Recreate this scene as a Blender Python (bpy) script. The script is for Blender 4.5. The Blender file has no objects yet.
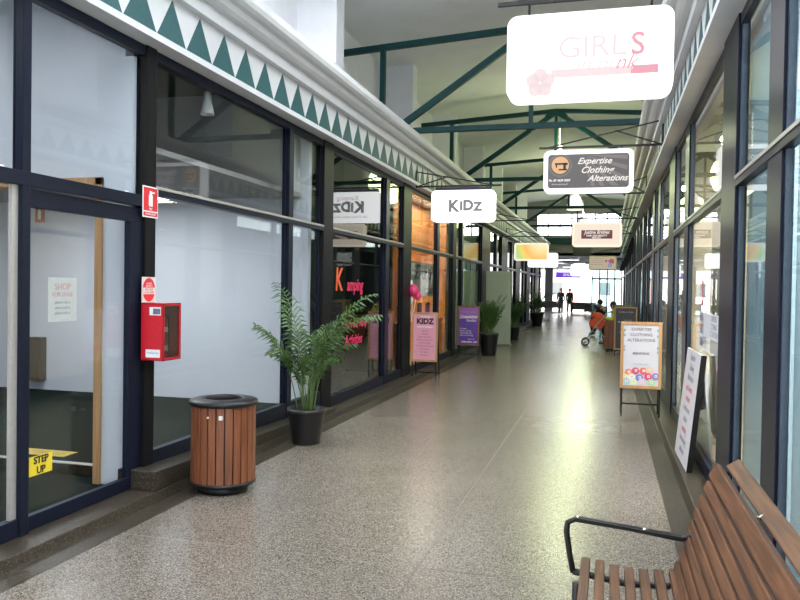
import bpy, math, random
from mathutils import Vector, Matrix
random.seed(7)
PI = math.pi
C = bpy.context.scene.collection
V = Vector

# ---------------------------------------------------------------- materials
MATS = {}
def mat(name, col=(.5, .5, .5), rough=.5, metal=0, emit=None, es=1.0, noise=None, spec=.5, bump=0, coat=0, nscale=30):
    if name in MATS: return MATS[name]
    m = bpy.data.materials.new(name); m.use_nodes = True
    nt = m.node_tree; b = nt.nodes['Principled BSDF']
    b.inputs['Base Color'].default_value = (*col, 1)
    b.inputs['Roughness'].default_value = rough
    b.inputs['Metallic'].default_value = metal
    b.inputs['Specular IOR Level'].default_value = spec
    b.inputs['Coat Weight'].default_value = coat
    if emit is not None:
        b.inputs['Emission Color'].default_value = (*emit, 1)
        b.inputs['Emission Strength'].default_value = es
    n = nt.nodes.new('ShaderNodeTexNoise'); n.inputs['Scale'].default_value = nscale
    tc = nt.nodes.new('ShaderNodeTexCoord'); nt.links.new(tc.outputs['Object'], n.inputs['Vector'])
    n.inputs['Detail'].default_value = 4
    r = nt.nodes.new('ShaderNodeValToRGB')
    k = noise if noise is not None else .06
    r.color_ramp.elements[0].position = .3; r.color_ramp.elements[1].position = .7
    r.color_ramp.elements[0].color = (*[c * (1 - k) for c in col], 1)
    r.color_ramp.elements[1].color = (*[min(1, c * (1 + k)) for c in col], 1)
    nt.links.new(n.outputs['Fac'], r.inputs['Fac']); nt.links.new(r.outputs['Color'], b.inputs['Base Color'])
    if bump:
        bp = nt.nodes.new('ShaderNodeBump'); bp.inputs['Strength'].default_value = bump; bp.inputs['Distance'].default_value = .01
        nt.links.new(n.outputs['Fac'], bp.inputs['Height']); nt.links.new(bp.outputs['Normal'], b.inputs['Normal'])
    MATS[name] = m
    return m

def terrazzo(name, c0, c1, c2, rough, scale, r_noise=.1, spec=.5):
    m = bpy.data.materials.new(name); m.use_nodes = True; nt = m.node_tree; b = nt.nodes['Principled BSDF']
    tc = nt.nodes.new('ShaderNodeTexCoord')
    v = nt.nodes.new('ShaderNodeTexVoronoi'); v.inputs['Scale'].default_value = scale
    nt.links.new(tc.outputs['Object'], v.inputs['Vector'])
    sep = nt.nodes.new('ShaderNodeSeparateColor'); nt.links.new(v.outputs['Color'], sep.inputs['Color'])
    r = nt.nodes.new('ShaderNodeValToRGB'); cr = r.color_ramp; cr.interpolation = 'CONSTANT'
    cr.elements[0].position = 0; cr.elements[0].color = (*c0, 1)
    cr.elements[1].position = .3; cr.elements[1].color = (*c1, 1)
    e = cr.elements.new(.8); e.color = (*c2, 1)
    nt.links.new(sep.outputs['Red'], r.inputs['Fac'])
    n = nt.nodes.new('ShaderNodeTexNoise'); n.inputs['Scale'].default_value = 1.3; n.inputs['Detail'].default_value = 5
    nt.links.new(tc.outputs['Object'], n.inputs['Vector'])
    mx = nt.nodes.new('ShaderNodeMix'); mx.data_type = 'RGBA'; mx.blend_type = 'MULTIPLY'; mx.inputs['Factor'].default_value = .35
    nt.links.new(r.outputs['Color'], mx.inputs[6])
    r2 = nt.nodes.new('ShaderNodeValToRGB'); r2.color_ramp.elements[0].position = .3; r2.color_ramp.elements[1].position = .65
    r2.color_ramp.elements[0].color = (.72, .7, .66, 1); r2.color_ramp.elements[1].color = (1, 1, 1, 1)
    nt.links.new(n.outputs['Fac'], r2.inputs['Fac']); nt.links.new(r2.outputs['Color'], mx.inputs[7])
    nt.links.new(mx.outputs[2], b.inputs['Base Color'])
    mr = nt.nodes.new('ShaderNodeMapRange'); mr.inputs['To Min'].default_value = rough; mr.inputs['To Max'].default_value = rough + r_noise
    nt.links.new(n.outputs['Fac'], mr.inputs['Value']); nt.links.new(mr.outputs['Result'], b.inputs['Roughness'])
    b.inputs['Specular IOR Level'].default_value = spec
    return m

def wood(name, c0, c1, axis='Z', rough=.45, scale=6):
    m = bpy.data.materials.new(name); m.use_nodes = True; nt = m.node_tree; b = nt.nodes['Principled BSDF']
    tc = nt.nodes.new('ShaderNodeTexCoord'); mp = nt.nodes.new('ShaderNodeMapping')
    sc = {'X': (.6, 14, 14), 'Y': (14, .6, 14), 'Z': (14, 14, .6)}[axis]
    mp.inputs['Scale'].default_value = sc
    n = nt.nodes.new('ShaderNodeTexNoise'); n.inputs['Scale'].default_value = scale; n.inputs['Detail'].default_value = 8
    n.inputs['Distortion'].default_value = .6
    nt.links.new(tc.outputs['Object'], mp.inputs['Vector']); nt.links.new(mp.outputs['Vector'], n.inputs['Vector'])
    r = nt.nodes.new('ShaderNodeValToRGB'); r.color_ramp.elements[0].position = .3; r.color_ramp.elements[1].position = .72
    r.color_ramp.elements[0].color = (*c0, 1); r.color_ramp.elements[1].color = (*c1, 1)
    nt.links.new(n.outputs['Fac'], r.inputs['Fac']); nt.links.new(r.outputs['Color'], b.inputs['Base Color'])
    b.inputs['Roughness'].default_value = rough
    return m

def glass(name, tint=(1, 1, 1), refl=1.0, ior=1.5):
    m = bpy.data.materials.new(name); m.use_nodes = True; nt = m.node_tree
    for n in list(nt.nodes): nt.nodes.remove(n)
    o = nt.nodes.new('ShaderNodeOutputMaterial'); t = nt.nodes.new('ShaderNodeBsdfTransparent'); g = nt.nodes.new('ShaderNodeBsdfGlossy')
    t.inputs['Color'].default_value = (*tint, 1); g.inputs['Roughness'].default_value = .012
    f = nt.nodes.new('ShaderNodeFresnel'); f.inputs['IOR'].default_value = ior
    mu = nt.nodes.new('ShaderNodeMath'); mu.operation = 'MULTIPLY'; mu.inputs[1].default_value = refl; mu.use_clamp = True
    mx = nt.nodes.new('ShaderNodeMixShader')
    # same reflectance whichever side of the pane the ray meets
    geo = nt.nodes.new('ShaderNodeNewGeometry'); lw = nt.nodes.new('ShaderNodeMath'); lw.operation = 'MULTIPLY_ADD'
    lw.inputs[1].default_value = (1 / ior) - ior; lw.inputs[2].default_value = ior
    nt.links.new(geo.outputs['Backfacing'], lw.inputs[0]); nt.links.new(lw.outputs[0], f.inputs['IOR'])
    nt.links.new(f.outputs[0], mu.inputs[0]); nt.links.new(mu.outputs[0], mx.inputs[0])
    nt.links.new(t.outputs[0], mx.inputs[1]); nt.links.new(g.outputs[0], mx.inputs[2]); nt.links.new(mx.outputs[0], o.inputs[0])
    return m

def emis(name, col, s):
    return mat(name, (.02, .02, .02), .5, emit=col, es=s, noise=0)

FLOOR = terrazzo('terrazzo_beige', (.08, .067, .056), (.182, .157, .132), (.305, .272, .235), .23, 170, .05)
FLOORD = terrazzo('terrazzo_dark', (.024, .020, .015), (.042, .034, .025), (.085, .07, .052), .32, 130, .08, .3)
NAVY = mat('navy_aluminium', (.008, .011, .023), .36, .0, noise=.12, spec=.15)
BLACKA = mat('black_aluminium', (.008, .008, .009), .42, noise=.12, spec=.12)
BLUEG = mat('blue_grey_aluminium', (.07, .09, .115), .4, noise=.1, spec=.3)
ALU = mat('pale_aluminium', (.42, .40, .37), .35, .3)
GREEN = mat('truss_green', (.004, .040, .042), .5, noise=.1, spec=.2)
WHITEP = mat('white_plaster', (.74, .75, .78), .8, noise=.03, nscale=3)
WALLIN = mat('shop_white_wall', (.62, .65, .72), .75, noise=.02, nscale=2)
CEIL = mat('ceiling_board', (.70, .70, .71), .85, noise=.04, nscale=2)
GUTTER = mat('gutter_white', (.60, .61, .62), .5, noise=.04, nscale=5)
TEAL = mat('teal_paint', (.018, .085, .09), .55, noise=.1)
PALEBAND = mat('pale_band_paint', (.66, .68, .70), .6, noise=.03)
CARPET = mat('green_carpet', (.007, .014, .011), .95, noise=.3, nscale=60, bump=.3, spec=.05)
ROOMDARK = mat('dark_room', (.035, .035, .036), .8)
ROOMGREY = mat('grey_room', (.12, .125, .12), .8)
CREAM = mat('cream_room', (.50, .46, .36), .8)
ORANGE = wood('orange_plywood', (.45, .16, .03), (.66, .27, .06), 'Z', .5, 2)
PALEWOOD = wood('pale_timber', (.38, .2, .08), (.55, .32, .15), 'Z', .5, 3)
TEAKZ = wood('merbau_slats', (.13, .04, .017), (.30, .105, .045), 'Z', .4, 5)
TEAKY = wood('merbau_bench', (.055, .022, .010), (.16, .068, .030), 'Y', .5, 5)
BLACKM = mat('black_metal', (.010, .010, .011), .38, spec=.35)
BLACKP = mat('black_plastic', (.012, .012, .013), .38)
CHROME = mat('chrome', (.7, .68, .6), .2, 1)
RED = mat('red_paint', (.55, .008, .02), .35)
REDD = mat('red_print', (.62, .02, .03), .5, noise=0)
WHITE = mat('white_print', (.8, .8, .8), .5, noise=0)
BLACKI = mat('black_print', (.02, .02, .02), .5, noise=0)
YELLOW = mat('yellow_print', (.75, .58, .03), .5, noise=0)
PINK = mat('pink_print', (.72, .32, .42), .55, noise=.02)
PINKHOT = mat('hot_pink', (.8, .05, .2), .35)
PURPLE = mat('purple_print', (.10, .05, .34), .5, noise=0)
MAUVE = mat('mauve_print', (.25, .12, .42), .5, noise=0)
LEAF = mat('palm_leaf', (.045, .105, .018), .45, noise=.4, nscale=8)
LEAF2 = mat('dark_leaf', (.03, .085, .02), .5, noise=.4, nscale=8)
STEM = mat('palm_stem', (.10, .17, .045), .5)
SOIL = mat('soil', (.03, .02, .012), .95, noise=.4)
GLASS = glass('clear_glass', (.95, .97, .97), .8)
GLASSD = glass('tinted_glass', (.66, .70, .70), 1.6)
GLASSG = glass('grey_glass', (.85, .89, .89), .85)
BLIND = mat('pale_blue_film', (.46, .53, .57), .7, noise=.06, nscale=1.5)
_nt = BLIND.node_tree; _b = _nt.nodes['Principled BSDF']; _t = _nt.nodes.new('ShaderNodeBsdfTranslucent'); _t.inputs['Color'].default_value = (.66, .74, .78, 1)
_m = _nt.nodes.new('ShaderNodeMixShader'); _m.inputs[0].default_value = .5; _o = [n for n in _nt.nodes if n.type == 'OUTPUT_MATERIAL'][0]
_nt.links.new(_b.outputs[0], _m.inputs[1]); _nt.links.new(_t.outputs[0], _m.inputs[2]); _nt.links.new(_m.outputs[0], _o.inputs[0])
SKIN = mat('skin', (.5, .3, .2), .6)
HAIR = mat('dark_hair', (.02, .014, .01), .6)

# ---------------------------------------------------------------- mesh builder
class MB:
    def __init__(s): s.v = []; s.f = []; s.m = []; s.smooth = []
    def add(s, vs, fs, mi=0, sm=False):
        o = len(s.v); s.v += [tuple(v) for v in vs]
        for f in fs: s.f.append([i + o for i in f]); s.m.append(mi); s.smooth.append(sm)
        return s
    def box(s, x0, x1, y0, y1, z0, z1, mi=0):
        x0, x1 = sorted((x0, x1)); y0, y1 = sorted((y0, y1)); z0, z1 = sorted((z0, z1))
        vs = [(x, y, z) for x in (x0, x1) for y in (y0, y1) for z in (z0, z1)]
        fs = [(0, 1, 3, 2), (4, 6, 7, 5), (0, 4, 5, 1), (2, 3, 7, 6), (0, 2, 6, 4), (1, 5, 7, 3)]
        return s.add(vs, fs, mi)
    def obox(s, o, a, b, c, mi=0):
        o, a, b, c = V(o), V(a), V(b), V(c)
        vs = [o + a * i + b * j + c * k for i in (0, 1) for j in (0, 1) for k in (0, 1)]
        fs = [(0, 1, 3, 2), (4, 6, 7, 5), (0, 4, 5, 1), (2, 3, 7, 6), (0, 2, 6, 4), (1, 5, 7, 3)]
        if a.cross(b).dot(c) < 0: fs = [tuple(reversed(f)) for f in fs]
        return s.add(vs, fs, mi)
    def bar(s, p, q, w, h=None, mi=0, up=(0, 0, 1)):
        p, q = V(p), V(q); h = h or w; d = (q - p); n = d.normalized(); u = V(up)
        if abs(n.dot(u)) > .98: u = V((0, 1, 0))
        r = n.cross(u).normalized(); u = r.cross(n)
        return s.obox(p - r * w / 2 - u * h / 2, d, r * w, u * h, mi)
    def prism(s, pts, a, b, axis='Y', mi=0):
        # pts 2D in plane (other two axes), extruded from a to b
        def mk(p, t): return {'Y': (p[0], t, p[1]), 'X': (t, p[0], p[1]), 'Z': (p[0], p[1], t)}[axis]
        n = len(pts); vs = [mk(p, a) for p in pts] + [mk(p, b) for p in pts]
        fs = [tuple(range(n)), tuple(range(2 * n - 1, n - 1, -1))] + [(i, i + n, (i + 1) % n + n, (i + 1) % n) for i in range(n)]
        return s.add(vs, fs, mi)
    def oprism(s, pts, o, u, w, n, mi=0, sm=False):
        o, u, w, n = V(o), V(u), V(w), V(n); k = len(pts)
        vs = [o + u * p[0] + w * p[1] for p in pts]; vs += [v + n for v in vs]
        fs = [tuple(range(k)), tuple(range(2 * k - 1, k - 1, -1))] + [(i, i + k, (i + 1) % k + k, (i + 1) % k) for i in range(k)]
        return s.add(vs, fs, mi)
    def tube(s, pts, r, seg=8, mi=0, cap=True):
        pts = [V(p) for p in pts]; rs = r if isinstance(r, (list, tuple)) else [r] * len(pts)
        vs = []; fs = []; prev = None
        for i, p in enumerate(pts):
            d = (pts[min(i + 1, len(pts) - 1)] - pts[max(i - 1, 0)]).normalized()
            if prev is None:
                u = V((0, 0, 1)) if abs(d.z) < .9 else V((1, 0, 0))
            else: u = prev
            a = d.cross(u).normalized(); b = a.cross(d); prev = b
            for k in range(seg):
                t = 2 * PI * k / seg; vs.append(p + a * math.cos(t) * rs[i] + b * math.sin(t) * rs[i])
        for i in range(len(pts) - 1):
            for k in range(seg):
                fs.append((i * seg + k, i * seg + (k + 1) % seg, (i + 1) * seg + (k + 1) % seg, (i + 1) * seg + k))
        s.add(vs, fs, mi, True)
        if cap:
            o = len(s.v) - len(vs)
            s.f.append([o + k for k in reversed(range(seg))]); s.m.append(mi); s.smooth.append(False)
            s.f.append([o + (len(pts) - 1) * seg + k for k in range(seg)]); s.m.append(mi); s.smooth.append(False)
        return s
    def lathe(s, prof, c, seg=32, mi=0, sm=True):
        vs = []; fs = []; n = len(prof)
        for k in range(seg):
            t = 2 * PI * k / seg
            for (r, z) in prof: vs.append((c[0] + r * math.cos(t), c[1] + r * math.sin(t), c[2] + z))
        for k in range(seg):
            for i in range(n - 1):
                a = k * n + i; b = ((k + 1) % seg) * n + i
                fs.append((a, b, b + 1, a + 1))
        return s.add(vs, fs, mi, sm)
    def ball(s, c, rx, ry=None, rz=None, seg=16, rings=10, mi=0):
        ry = ry or rx; rz = rz or rx; vs = []; fs = []
        for j in range(1, rings):
            ph = PI * j / rings
            for k in range(seg):
                t = 2 * PI * k / seg
                vs.append((c[0] + rx * math.sin(ph) * math.cos(t), c[1] + ry * math.sin(ph) * math.sin(t), c[2] + rz * math.cos(ph)))
        T = len(vs); vs.append((c[0], c[1], c[2] + rz)); vs.append((c[0], c[1], c[2] - rz))
        for j in range(rings - 2):
            for k in range(seg):
                a = j * seg + k; b = j * seg + (k + 1) % seg
                fs.append((a, a + seg, b + seg, b))
        for k in range(seg):
            fs.append((T, k, (k + 1) % seg)); fs.append((T + 1, (rings - 2) * seg + (k + 1) % seg, (rings - 2) * seg + k))
        return s.add(vs, fs, mi, True)
    def build(s, name, mats, parent=None, bevel=0, recalc=True):
        if not isinstance(mats, (list, tuple)): mats = [mats]
        off = wpos(parent) if parent else V((0, 0, 0))
        me = bpy.data.meshes.new(name)
        me.from_pydata([V(v) - off for v in s.v], [], s.f)
        for m in mats: me.materials.append(m)
        for p, mi, sm in zip(me.polygons, s.m, s.smooth): p.material_index = mi; p.use_smooth = sm
        me.validate()
        if recalc:
            import bmesh
            bm = bmesh.new(); bm.from_mesh(me); bmesh.ops.recalc_face_normals(bm, faces=bm.faces); bm.to_mesh(me); bm.free()
        me.update()
        o = bpy.data.objects.new(name, me); C.objects.link(o); o.parent = parent
        if bevel:
            b = o.modifiers.new('bevel', 'BEVEL'); b.width = bevel; b.segments = 2; b.limit_method = 'ANGLE'
        return o

def wpos(o):
    p = V((0, 0, 0))
    while o: p = p + o.location; o = o.parent
    return p
def thing(name, label, cat, loc=(0, 0, 0), group=None):
    o = bpy.data.objects.new(name, None); C.objects.link(o); o.location = loc; o.empty_display_size = .1
    o['label'] = label; o['category'] = cat
    if group: o['group'] = group
    return o
def tag(o, label, cat, group=None, kind=None):
    o['label'] = label; o['category'] = cat
    if group: o['group'] = group
    if kind: o['kind'] = kind
    # origin to base
    me = o.data
    if me and o.location.length == 0:
        xs = [v.co.x for v in me.vertices]; ys = [v.co.y for v in me.vertices]; zs = [v.co.z for v in me.vertices]
        c = V(((min(xs) + max(xs)) / 2, (min(ys) + max(ys)) / 2, min(zs)))
        me.transform(Matrix.Translation(-c)); o.location = c
    return o
def struct(name, mb, mats, parent=None, bevel=0):
    o = mb.build(name, mats, parent, bevel)
    if not parent: o['kind'] = 'structure'
    return o
def sroot(name, loc=(0, 0, 0)):
    o = bpy.data.objects.new(name, None); C.objects.link(o); o.location = loc; o['kind'] = 'structure'; return o

def text(parent, name, s, size, o, right, up, m, depth=.003, shear=0, align='CENTER', bold=0, sx=1.0, label=None):
    cu = bpy.data.curves.new(name, 'FONT'); cu.body = s; cu.size = size; cu.align_x = align; cu.align_y = 'CENTER'
    cu.shear = shear; cu.extrude = depth; cu.offset = bold; cu.resolution_u = 3
    t = bpy.data.objects.new(name, cu); C.objects.link(t)
    bpy.context.view_layer.update()
    me = bpy.data.meshes.new_from_object(t.evaluated_get(bpy.context.evaluated_depsgraph_get()))
    bpy.data.objects.remove(t); bpy.data.curves.remove(cu)
    right, up = V(right).normalized(), V(up).normalized(); n = right.cross(up)
    off = wpos(parent) if parent else V((0, 0, 0))
    M = Matrix(((right.x * sx, up.x, n.x, o[0] - off.x), (right.y * sx, up.y, n.y, o[1] - off.y), (right.z * sx, up.z, n.z, o[2] - off.z), (0, 0, 0, 1)))
    me.transform(M); me.name = name
    me.materials.clear(); me.materials.append(m)
    ob = bpy.data.objects.new(name, me); C.objects.link(ob); ob.parent = parent
    if label: ob['label'] = label
    return ob

def rrect(w, h, r, seg=5):
    pts = []
    for cx, cz, a in ((w / 2 - r, h / 2 - r, 0), (-w / 2 + r, h / 2 - r, 90), (-w / 2 + r, -h / 2 + r, 180), (w / 2 - r, -h / 2 + r, 270)):
        for k in range(seg + 1):
            t = math.radians(a + 90 * k / seg); pts.append((cx + r * math.cos(t), cz + r * math.sin(t)))
    return pts

# ---------------------------------------------------------------- constants
XL, XR = -3.42, .82            # glass planes
FXL, FXR = -3.35, .76         # fascia faces
Y0, YG = -3.0, 42.0            # corridor start, gable
YE = 80.0                      # far open end
CX = (XL + XR) / 2
LP = [1.05, 5.02, 8.73, 12.50, 16.80] + [20.9 + 4.05 * k for k in range(0, 7)]
RP = [1.0, 5.28, 9.95, 14.1] + [18.3 + 4.1 * k for k in range(0, 7)]
HEAD = 3.365; TR0, TR1 = 2.28, 2.345

# ---------------------------------------------------------------- floor and curbs
struct('floor', MB().box(-2.97, .44, Y0, YE, -.1, 0), FLOOR)
j = MB()
for y in (-.5, 4.2, 8.9, 13.6, 18.3, 23, 27.7): j.box(-2.97, .44, y, y + .006, 0, .0008)
for (x, ya, yb) in ((-1.02, Y0, 40),): j.box(x, x + .006, ya, yb, 0, .0008)
struct('trim_1', j, mat('floor_joint', (.12, .105, .09), .5))
mb = MB().prism([(-2.97, -.1), (-2.97, 0), (-3.15, 0), (-3.17, .07), (-3.65, .07), (-3.65, -.1)], Y0, YG)
struct('trim_2', mb, FLOORD, bevel=.006)
mb = MB().prism([(.44, -.1), (.44, 0), (.60, 0), (.62, .09), (1.05, .09), (1.05, -.1)], Y0, YG)
struct('trim_3', mb, FLOORD, bevel=.006)
mb = MB().prism([(4.90, .07), (4.90, .215), (8.73, .125), (8.73, .07)], -3.50, -3.175, 'X')
struct('trim_4', mb, FLOORD, bevel=.006)

# ---------------------------------------------------------------- shopfronts
def pane(root, x, y0, y1, z0, z1, m, name='pane'):
    return MB().box(x - .005, x + .005, y0, y1, z0, z1).build(name, m, root)

def bay(n, side, y0, y1, post0, base, gm, mull=True, ym=None, mw=.09, fm=NAVY, pm=BLACKA, upper=None, rail=.13):
    """one shopfront bay: post at y0 (width post0), mullion, transom, sill, head and panes"""
    x = XL if side < 0 else XR
    xin = x + side * .015; xout = x - side * (.05 if side < 0 else .03)        # xout towards the corridor
    r = sroot('window_%d' % n, (x, (y0 + y1) / 2, base))
    fr = MB().box(xin, xout, y0 + post0, y1, HEAD - .055, HEAD + .02)
    fr.box(xin, xout, y0 + post0, y1, base, base + rail)
    fr.build('frame', fm, r, .004)
    t = MB().box(xin, xout - side * .012, y0 + post0, y1, TR0, TR1)
    t.box(xout - side * .012, xout - side * .018, y0 + post0, y1, TR1 - .02, TR1 + .004, 1)
    t.build('transom', [fm, ALU], r, .003)
    ym = ym or y0 + 2.40
    if mull:
        mu = MB().box(xin, xout - side * .006, ym, ym + mw, base, HEAD - .05); mu.build('mullion', fm, r, .004)
        segs = [(y0 + post0, ym), (ym + mw, y1)]
    else: segs = [(y0 + post0, y1)]
    for (a, b) in segs:
        pane(r, x, a, b, base + rail, TR0, gm); pane(r, x, a, b, TR1, HEAD - .05, upper or gm)
        bd = MB()
        for (zz0, zz1) in ((base + rail, TR0), (TR1, HEAD - .055)):
            for yy in (a, b - .022): bd.box(x - .02, x + .015, yy, yy + .022, zz0, zz1)
        bd.build('glazing_bead', BLUEG if side > 0 else fm, r)
    p = MB().box(x + side * .03, xout - side * .012, y0, y0 + post0, base - .005, HEAD + .03)
    p.build('post', pm, r, .005)
    return r

# left bays: 0 door bay, 1 empty shop window, 2 KIDZ, 3 orange, ...
def door_bay():
    y0, y1 = LP[0], LP[1]
    x = XL; xin, xout = x - .015, x + .05
    r = sroot('window_1', (x, (y0 + y1) / 2, .07))
    # fixed light on the near side
    MB().box(xin, xout, y0 + .25, y1, HEAD - .055, HEAD + .02).build('frame', NAVY, r, .004)
    DT0, DT1 = 2.175, 2.26
    MB().box(xin, xout + .012, y0 + .25, y1, DT0, DT1).build('transom', NAVY, r, .003)
    MB().box(xin, xout + .01, 3.77, 3.84, .07, HEAD - .05).build('mullion', NAVY, r, .004)
    pane(r, x, y0 + .25, 3.77, DT1, HEAD - .05, GLASS); pane(r, x, 3.84, y1, DT1, HEAD - .05, GLASS)
    pane(r, x, y0 + .25, 3.77, .18, DT0, GLASS)
    MB().box(xin, xout, y0 + .25, 3.77, .07, .18).build('bottom_rail', NAVY, r, .004)
    MB().box(x + .005, x + .03, 3.72, 3.77, .18, DT0).build('glazing_bead', ALU, r)
    MB().box(x - .03, xout + .012, y0, y0 + .25, .065, HEAD + .03).build('post', BLACKA, r, .005)
    d = sroot('door_1', (x, 4.3, .07))
    m = MB(); a, b = 3.84, y1
    m.box(x - .012, x + .035, a, b, .075, .165); m.box(x - .012, x + .035, a, b, 2.055, 2.165)
    m.box(x - .012, x + .035, a, a + .012, .165, 2.055); m.box(x - .012, x + .035, b - .16, b, .165, 2.055)
    m.build('door_frame', NAVY, d, .004)
    pane(d, x, a + .012, b - .16, .165, 2.055, GLASS)
    # stickers on the door glass
    s = thing('step_up_sign', 'small yellow STEP UP sticker low on the glass door', 'sticker', (x + .012, 3.98, .37))
    MB().box(x + .0065, x + .009, 3.90, 4.10, .395, .515).build('backing', YELLOW, s)
    text(s, 'lettering', 'STEP', .062, (x + .0105, 4.0, .487), (0, 1, 0), (0, 0, 1), BLACKI, .001, bold=.002)
    text(s, 'lettering', 'UP', .062, (x + .0105, 4.0, .423), (0, 1, 0), (0, 0, 1), BLACKI, .001, bold=.002)
    s = thing('paper_notice', 'faded white paper notice taped to the glass door', 'notice', (x - .012, 4.12, 1.33))
    MB().box(x - .009, x - .0065, 4.07, 4.34, 1.345, 1.63).build('paper', mat('faded_paper', (.55, .55, .56), .6), s)
    text(s, 'lettering', 'SHOP', .06, (x - .006, 4.205, 1.57), (0, 1, 0), (0, 0, 1), mat('faded_red', (.55, .25, .27), .6), .0006)
    text(s, 'lettering', 'FOR LEASE', .04, (x - .006, 4.205, 1.52), (0, 1, 0), (0, 0, 1), MATS['faded_red'], .0006)
    for k in range(3):
        text(s, 'lettering', 'please call us', .028, (x - .006, 4.205, 1.47 - .035 * k), (0, 1, 0), (0, 0, 1), mat('faded_grey', (.3, .3, .32), .6), .0006)
door_bay()
bay(2, -1, LP[1], LP[2], .13, .10, GLASS, rail=.21, ym=7.69, mw=.12)
bay(3, -1, LP[2], LP[3], .33, .07, GLASSD, ym=11.46, mw=.2)
bay(4, -1, LP[3], LP[4], .55, .07, GLASS, ym=15.2, mw=.22)
bay(5, -1, LP[4], LP[5], .40, .07, GLASSG, ym=17.9, mw=.2)
for i in range(5, 10):
    bay(i + 1, -1, LP[i], LP[i + 1], 1.5, .07, GLASSD, mw=.3, ym=LP[i] + 2.8)
bay(11, 1, RP[0], RP[1], .2, .09, GLASSG, ym=3.95, mw=.34, pm=NAVY)
bay(12, 1, RP[1], RP[2], .62, .09, GLASS, ym=8.3, mw=.4, pm=NAVY)
bay(13, 1, RP[2], RP[3], .85, .09, GLASS, ym=12.7, mw=.5, pm=NAVY)
for i in range(3, 8):
    bay(i + 11, 1, RP[i], RP[i + 1], .6, .09, GLASSG, mw=.22, pm=NAVY)
bay(19, 1, RP[8], YG, 1.0, .09, GLASSD, pm=NAVY)

# ---------------------------------------------------------------- shop interiors
def room(tagname, side, y0, y1, depth, wallm, floorm, ceilm, zf=.15, zc=3.36):
    x0 = XL - .1 if side < 0 else XR + .1; x1 = x0 + side * depth
    fb = MB().box(x0, x1, y0, y1, 0, zf) if tagname != 'empty_shop' else MB().box(x0 + .08, x1, y0, 5.14, 0, .066).box(x0, x1, 5.14, y1, 0, zf)
    struct('floor_' + tagname, fb, floorm)
    struct('ceiling_' + tagname, MB().box(x0, x1, y0, y1, zc, zc + .08), ceilm)
    struct('wall_back_' + tagname, MB().box(x1, x1 + side * .1, y0, y1, zf, zc), wallm)
    struct('wall_end_' + tagname, MB().box(x0, x1, y1 - .1, y1, zf, zc), wallm)
room('empty_shop', -1, 1.1, 8.72, 6.2, WALLIN, CARPET, ROOMGREY, zc=3.92)
struct('ceiling_suspended', MB().box(-9.6, -3.62, 5.09, 8.62, 2.68, 2.73), mat('suspended_ceiling', (.28, .28, .28), .8))
struct('wall_void', MB().box(-9.6, -3.62, 8.40, 8.60, 2.73, 3.92), mat('void_grey', (.5, .5, .5), .8))
struct('wall_near_empty_shop', MB().box(XL - .1, -9.6, .98, 1.08, .15, 3.92), WALLIN)
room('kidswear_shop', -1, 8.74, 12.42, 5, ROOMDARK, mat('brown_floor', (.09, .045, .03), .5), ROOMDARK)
room('orange_shop', -1, 12.44, 16.9, 2.6, ORANGE, mat('tan_floor', (.25, .16, .09), .5), CEIL)
room('green_shop', -1, 16.92, 20.9, 3, mat('green_room', (.16, .2, .12), .8), ROOMGREY, ROOMGREY)
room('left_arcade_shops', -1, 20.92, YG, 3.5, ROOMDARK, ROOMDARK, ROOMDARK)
room('frosted_shop', 1, 0.8, 5.36, 4, mat('pale_blue_room', (.42, .5, .54), .8), ROOMGREY, WALLIN)
room('alterations_shop', 1, 5.38, 10.2, 3.2, CREAM, mat('beige_floor', (.35, .29, .2), .5), CREAM)
room('sewing_shop', 1, 10.22, 14.4, 3.2, mat('grey_green_room', (.30, .32, .28), .8), ROOMGREY, CEIL)
room('right_arcade_shops', 1, 14.42, YG, 3.5, mat('dim_room', (.16, .17, .17), .8), ROOMGREY, ROOMGREY)

# partition with a timber door opening inside the empty shop
xp0 = XL - .1
m = MB().box(-3.70, xp0, 4.98, 5.08, .066, 3.92).box(xp0, xp0 + .07, 4.98, 5.02, .066, 3.3); m.box(-9.5, -3.70, 4.98, 5.08, 2.40, 3.92); m.box(-9.6, -6.2, 4.98, 5.08, .15, 2.40)
struct('wall_partition_empty_shop', m, WALLIN)
m = MB().box(-3.76, -3.70, 4.955, 5.105, .066, 2.40); m.box(-6.2, -3.70, 4.955, 5.105, 2.34, 2.40); m.box(-6.2, -6.14, 4.955, 5.105, .15, 2.34)
struct('trim_5', m, PALEWOOD, bevel=.003)
struct('trim_6', MB().box(-6.14, -3.76, 5.14, 5.20, .15, .156), ALU)
s = thing('step_sticker', 'worn yellow warning strip stuck on the dark carpet', 'sticker', (-4.55, 5.42, .151))
MB().box(-4.83, -4.33, 5.33, 5.52, .1505, .153).build('backing', mat('worn_yellow', (.42, .30, .03), .7, noise=.3), s)
text(s, 'lettering', 'STEP UP', .11, (-4.58, 5.425, .1535), (1, 0, 0), (0, 1, 0), mat('worn_print', (.3, .2, .03), .7), .0005)
s = thing('switchboard', 'black wall box low on the shop back wall', 'box', (-7.37, 8.56, .28))
m = MB().box(-7.47, -7.27, 8.50, 8.62, .28, .86); m.build('housing', BLACKP, s, .01)
MB().box(-7.45, -7.29, 8.492, 8.50, .32, .82).build('cover', mat('dark_grey_plastic', (.03, .03, .035), .4), s)
s = thing('extinguisher_sign', 'little red and white extinguisher sign on the far shop wall', 'sign', (-7.4, 8.6, 2.35))
MB().box(-7.46, -7.32, 8.605, 8.62, 2.40, 2.62).build('plate', mat('dull_orange_red', (.45, .09, .03), .6), s)
m = MB().box(-7.415, -7.365, 8.60, 8.605, 2.44, 2.56); m.box(-7.40, -7.38, 8.60, 8.605, 2.56, 2.585); m.build('symbol', WHITE, s)
s = thing('wall_door', 'dark brown inner door at the back of the empty shop', 'door', (-8.9, 8.6, .15))
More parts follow.
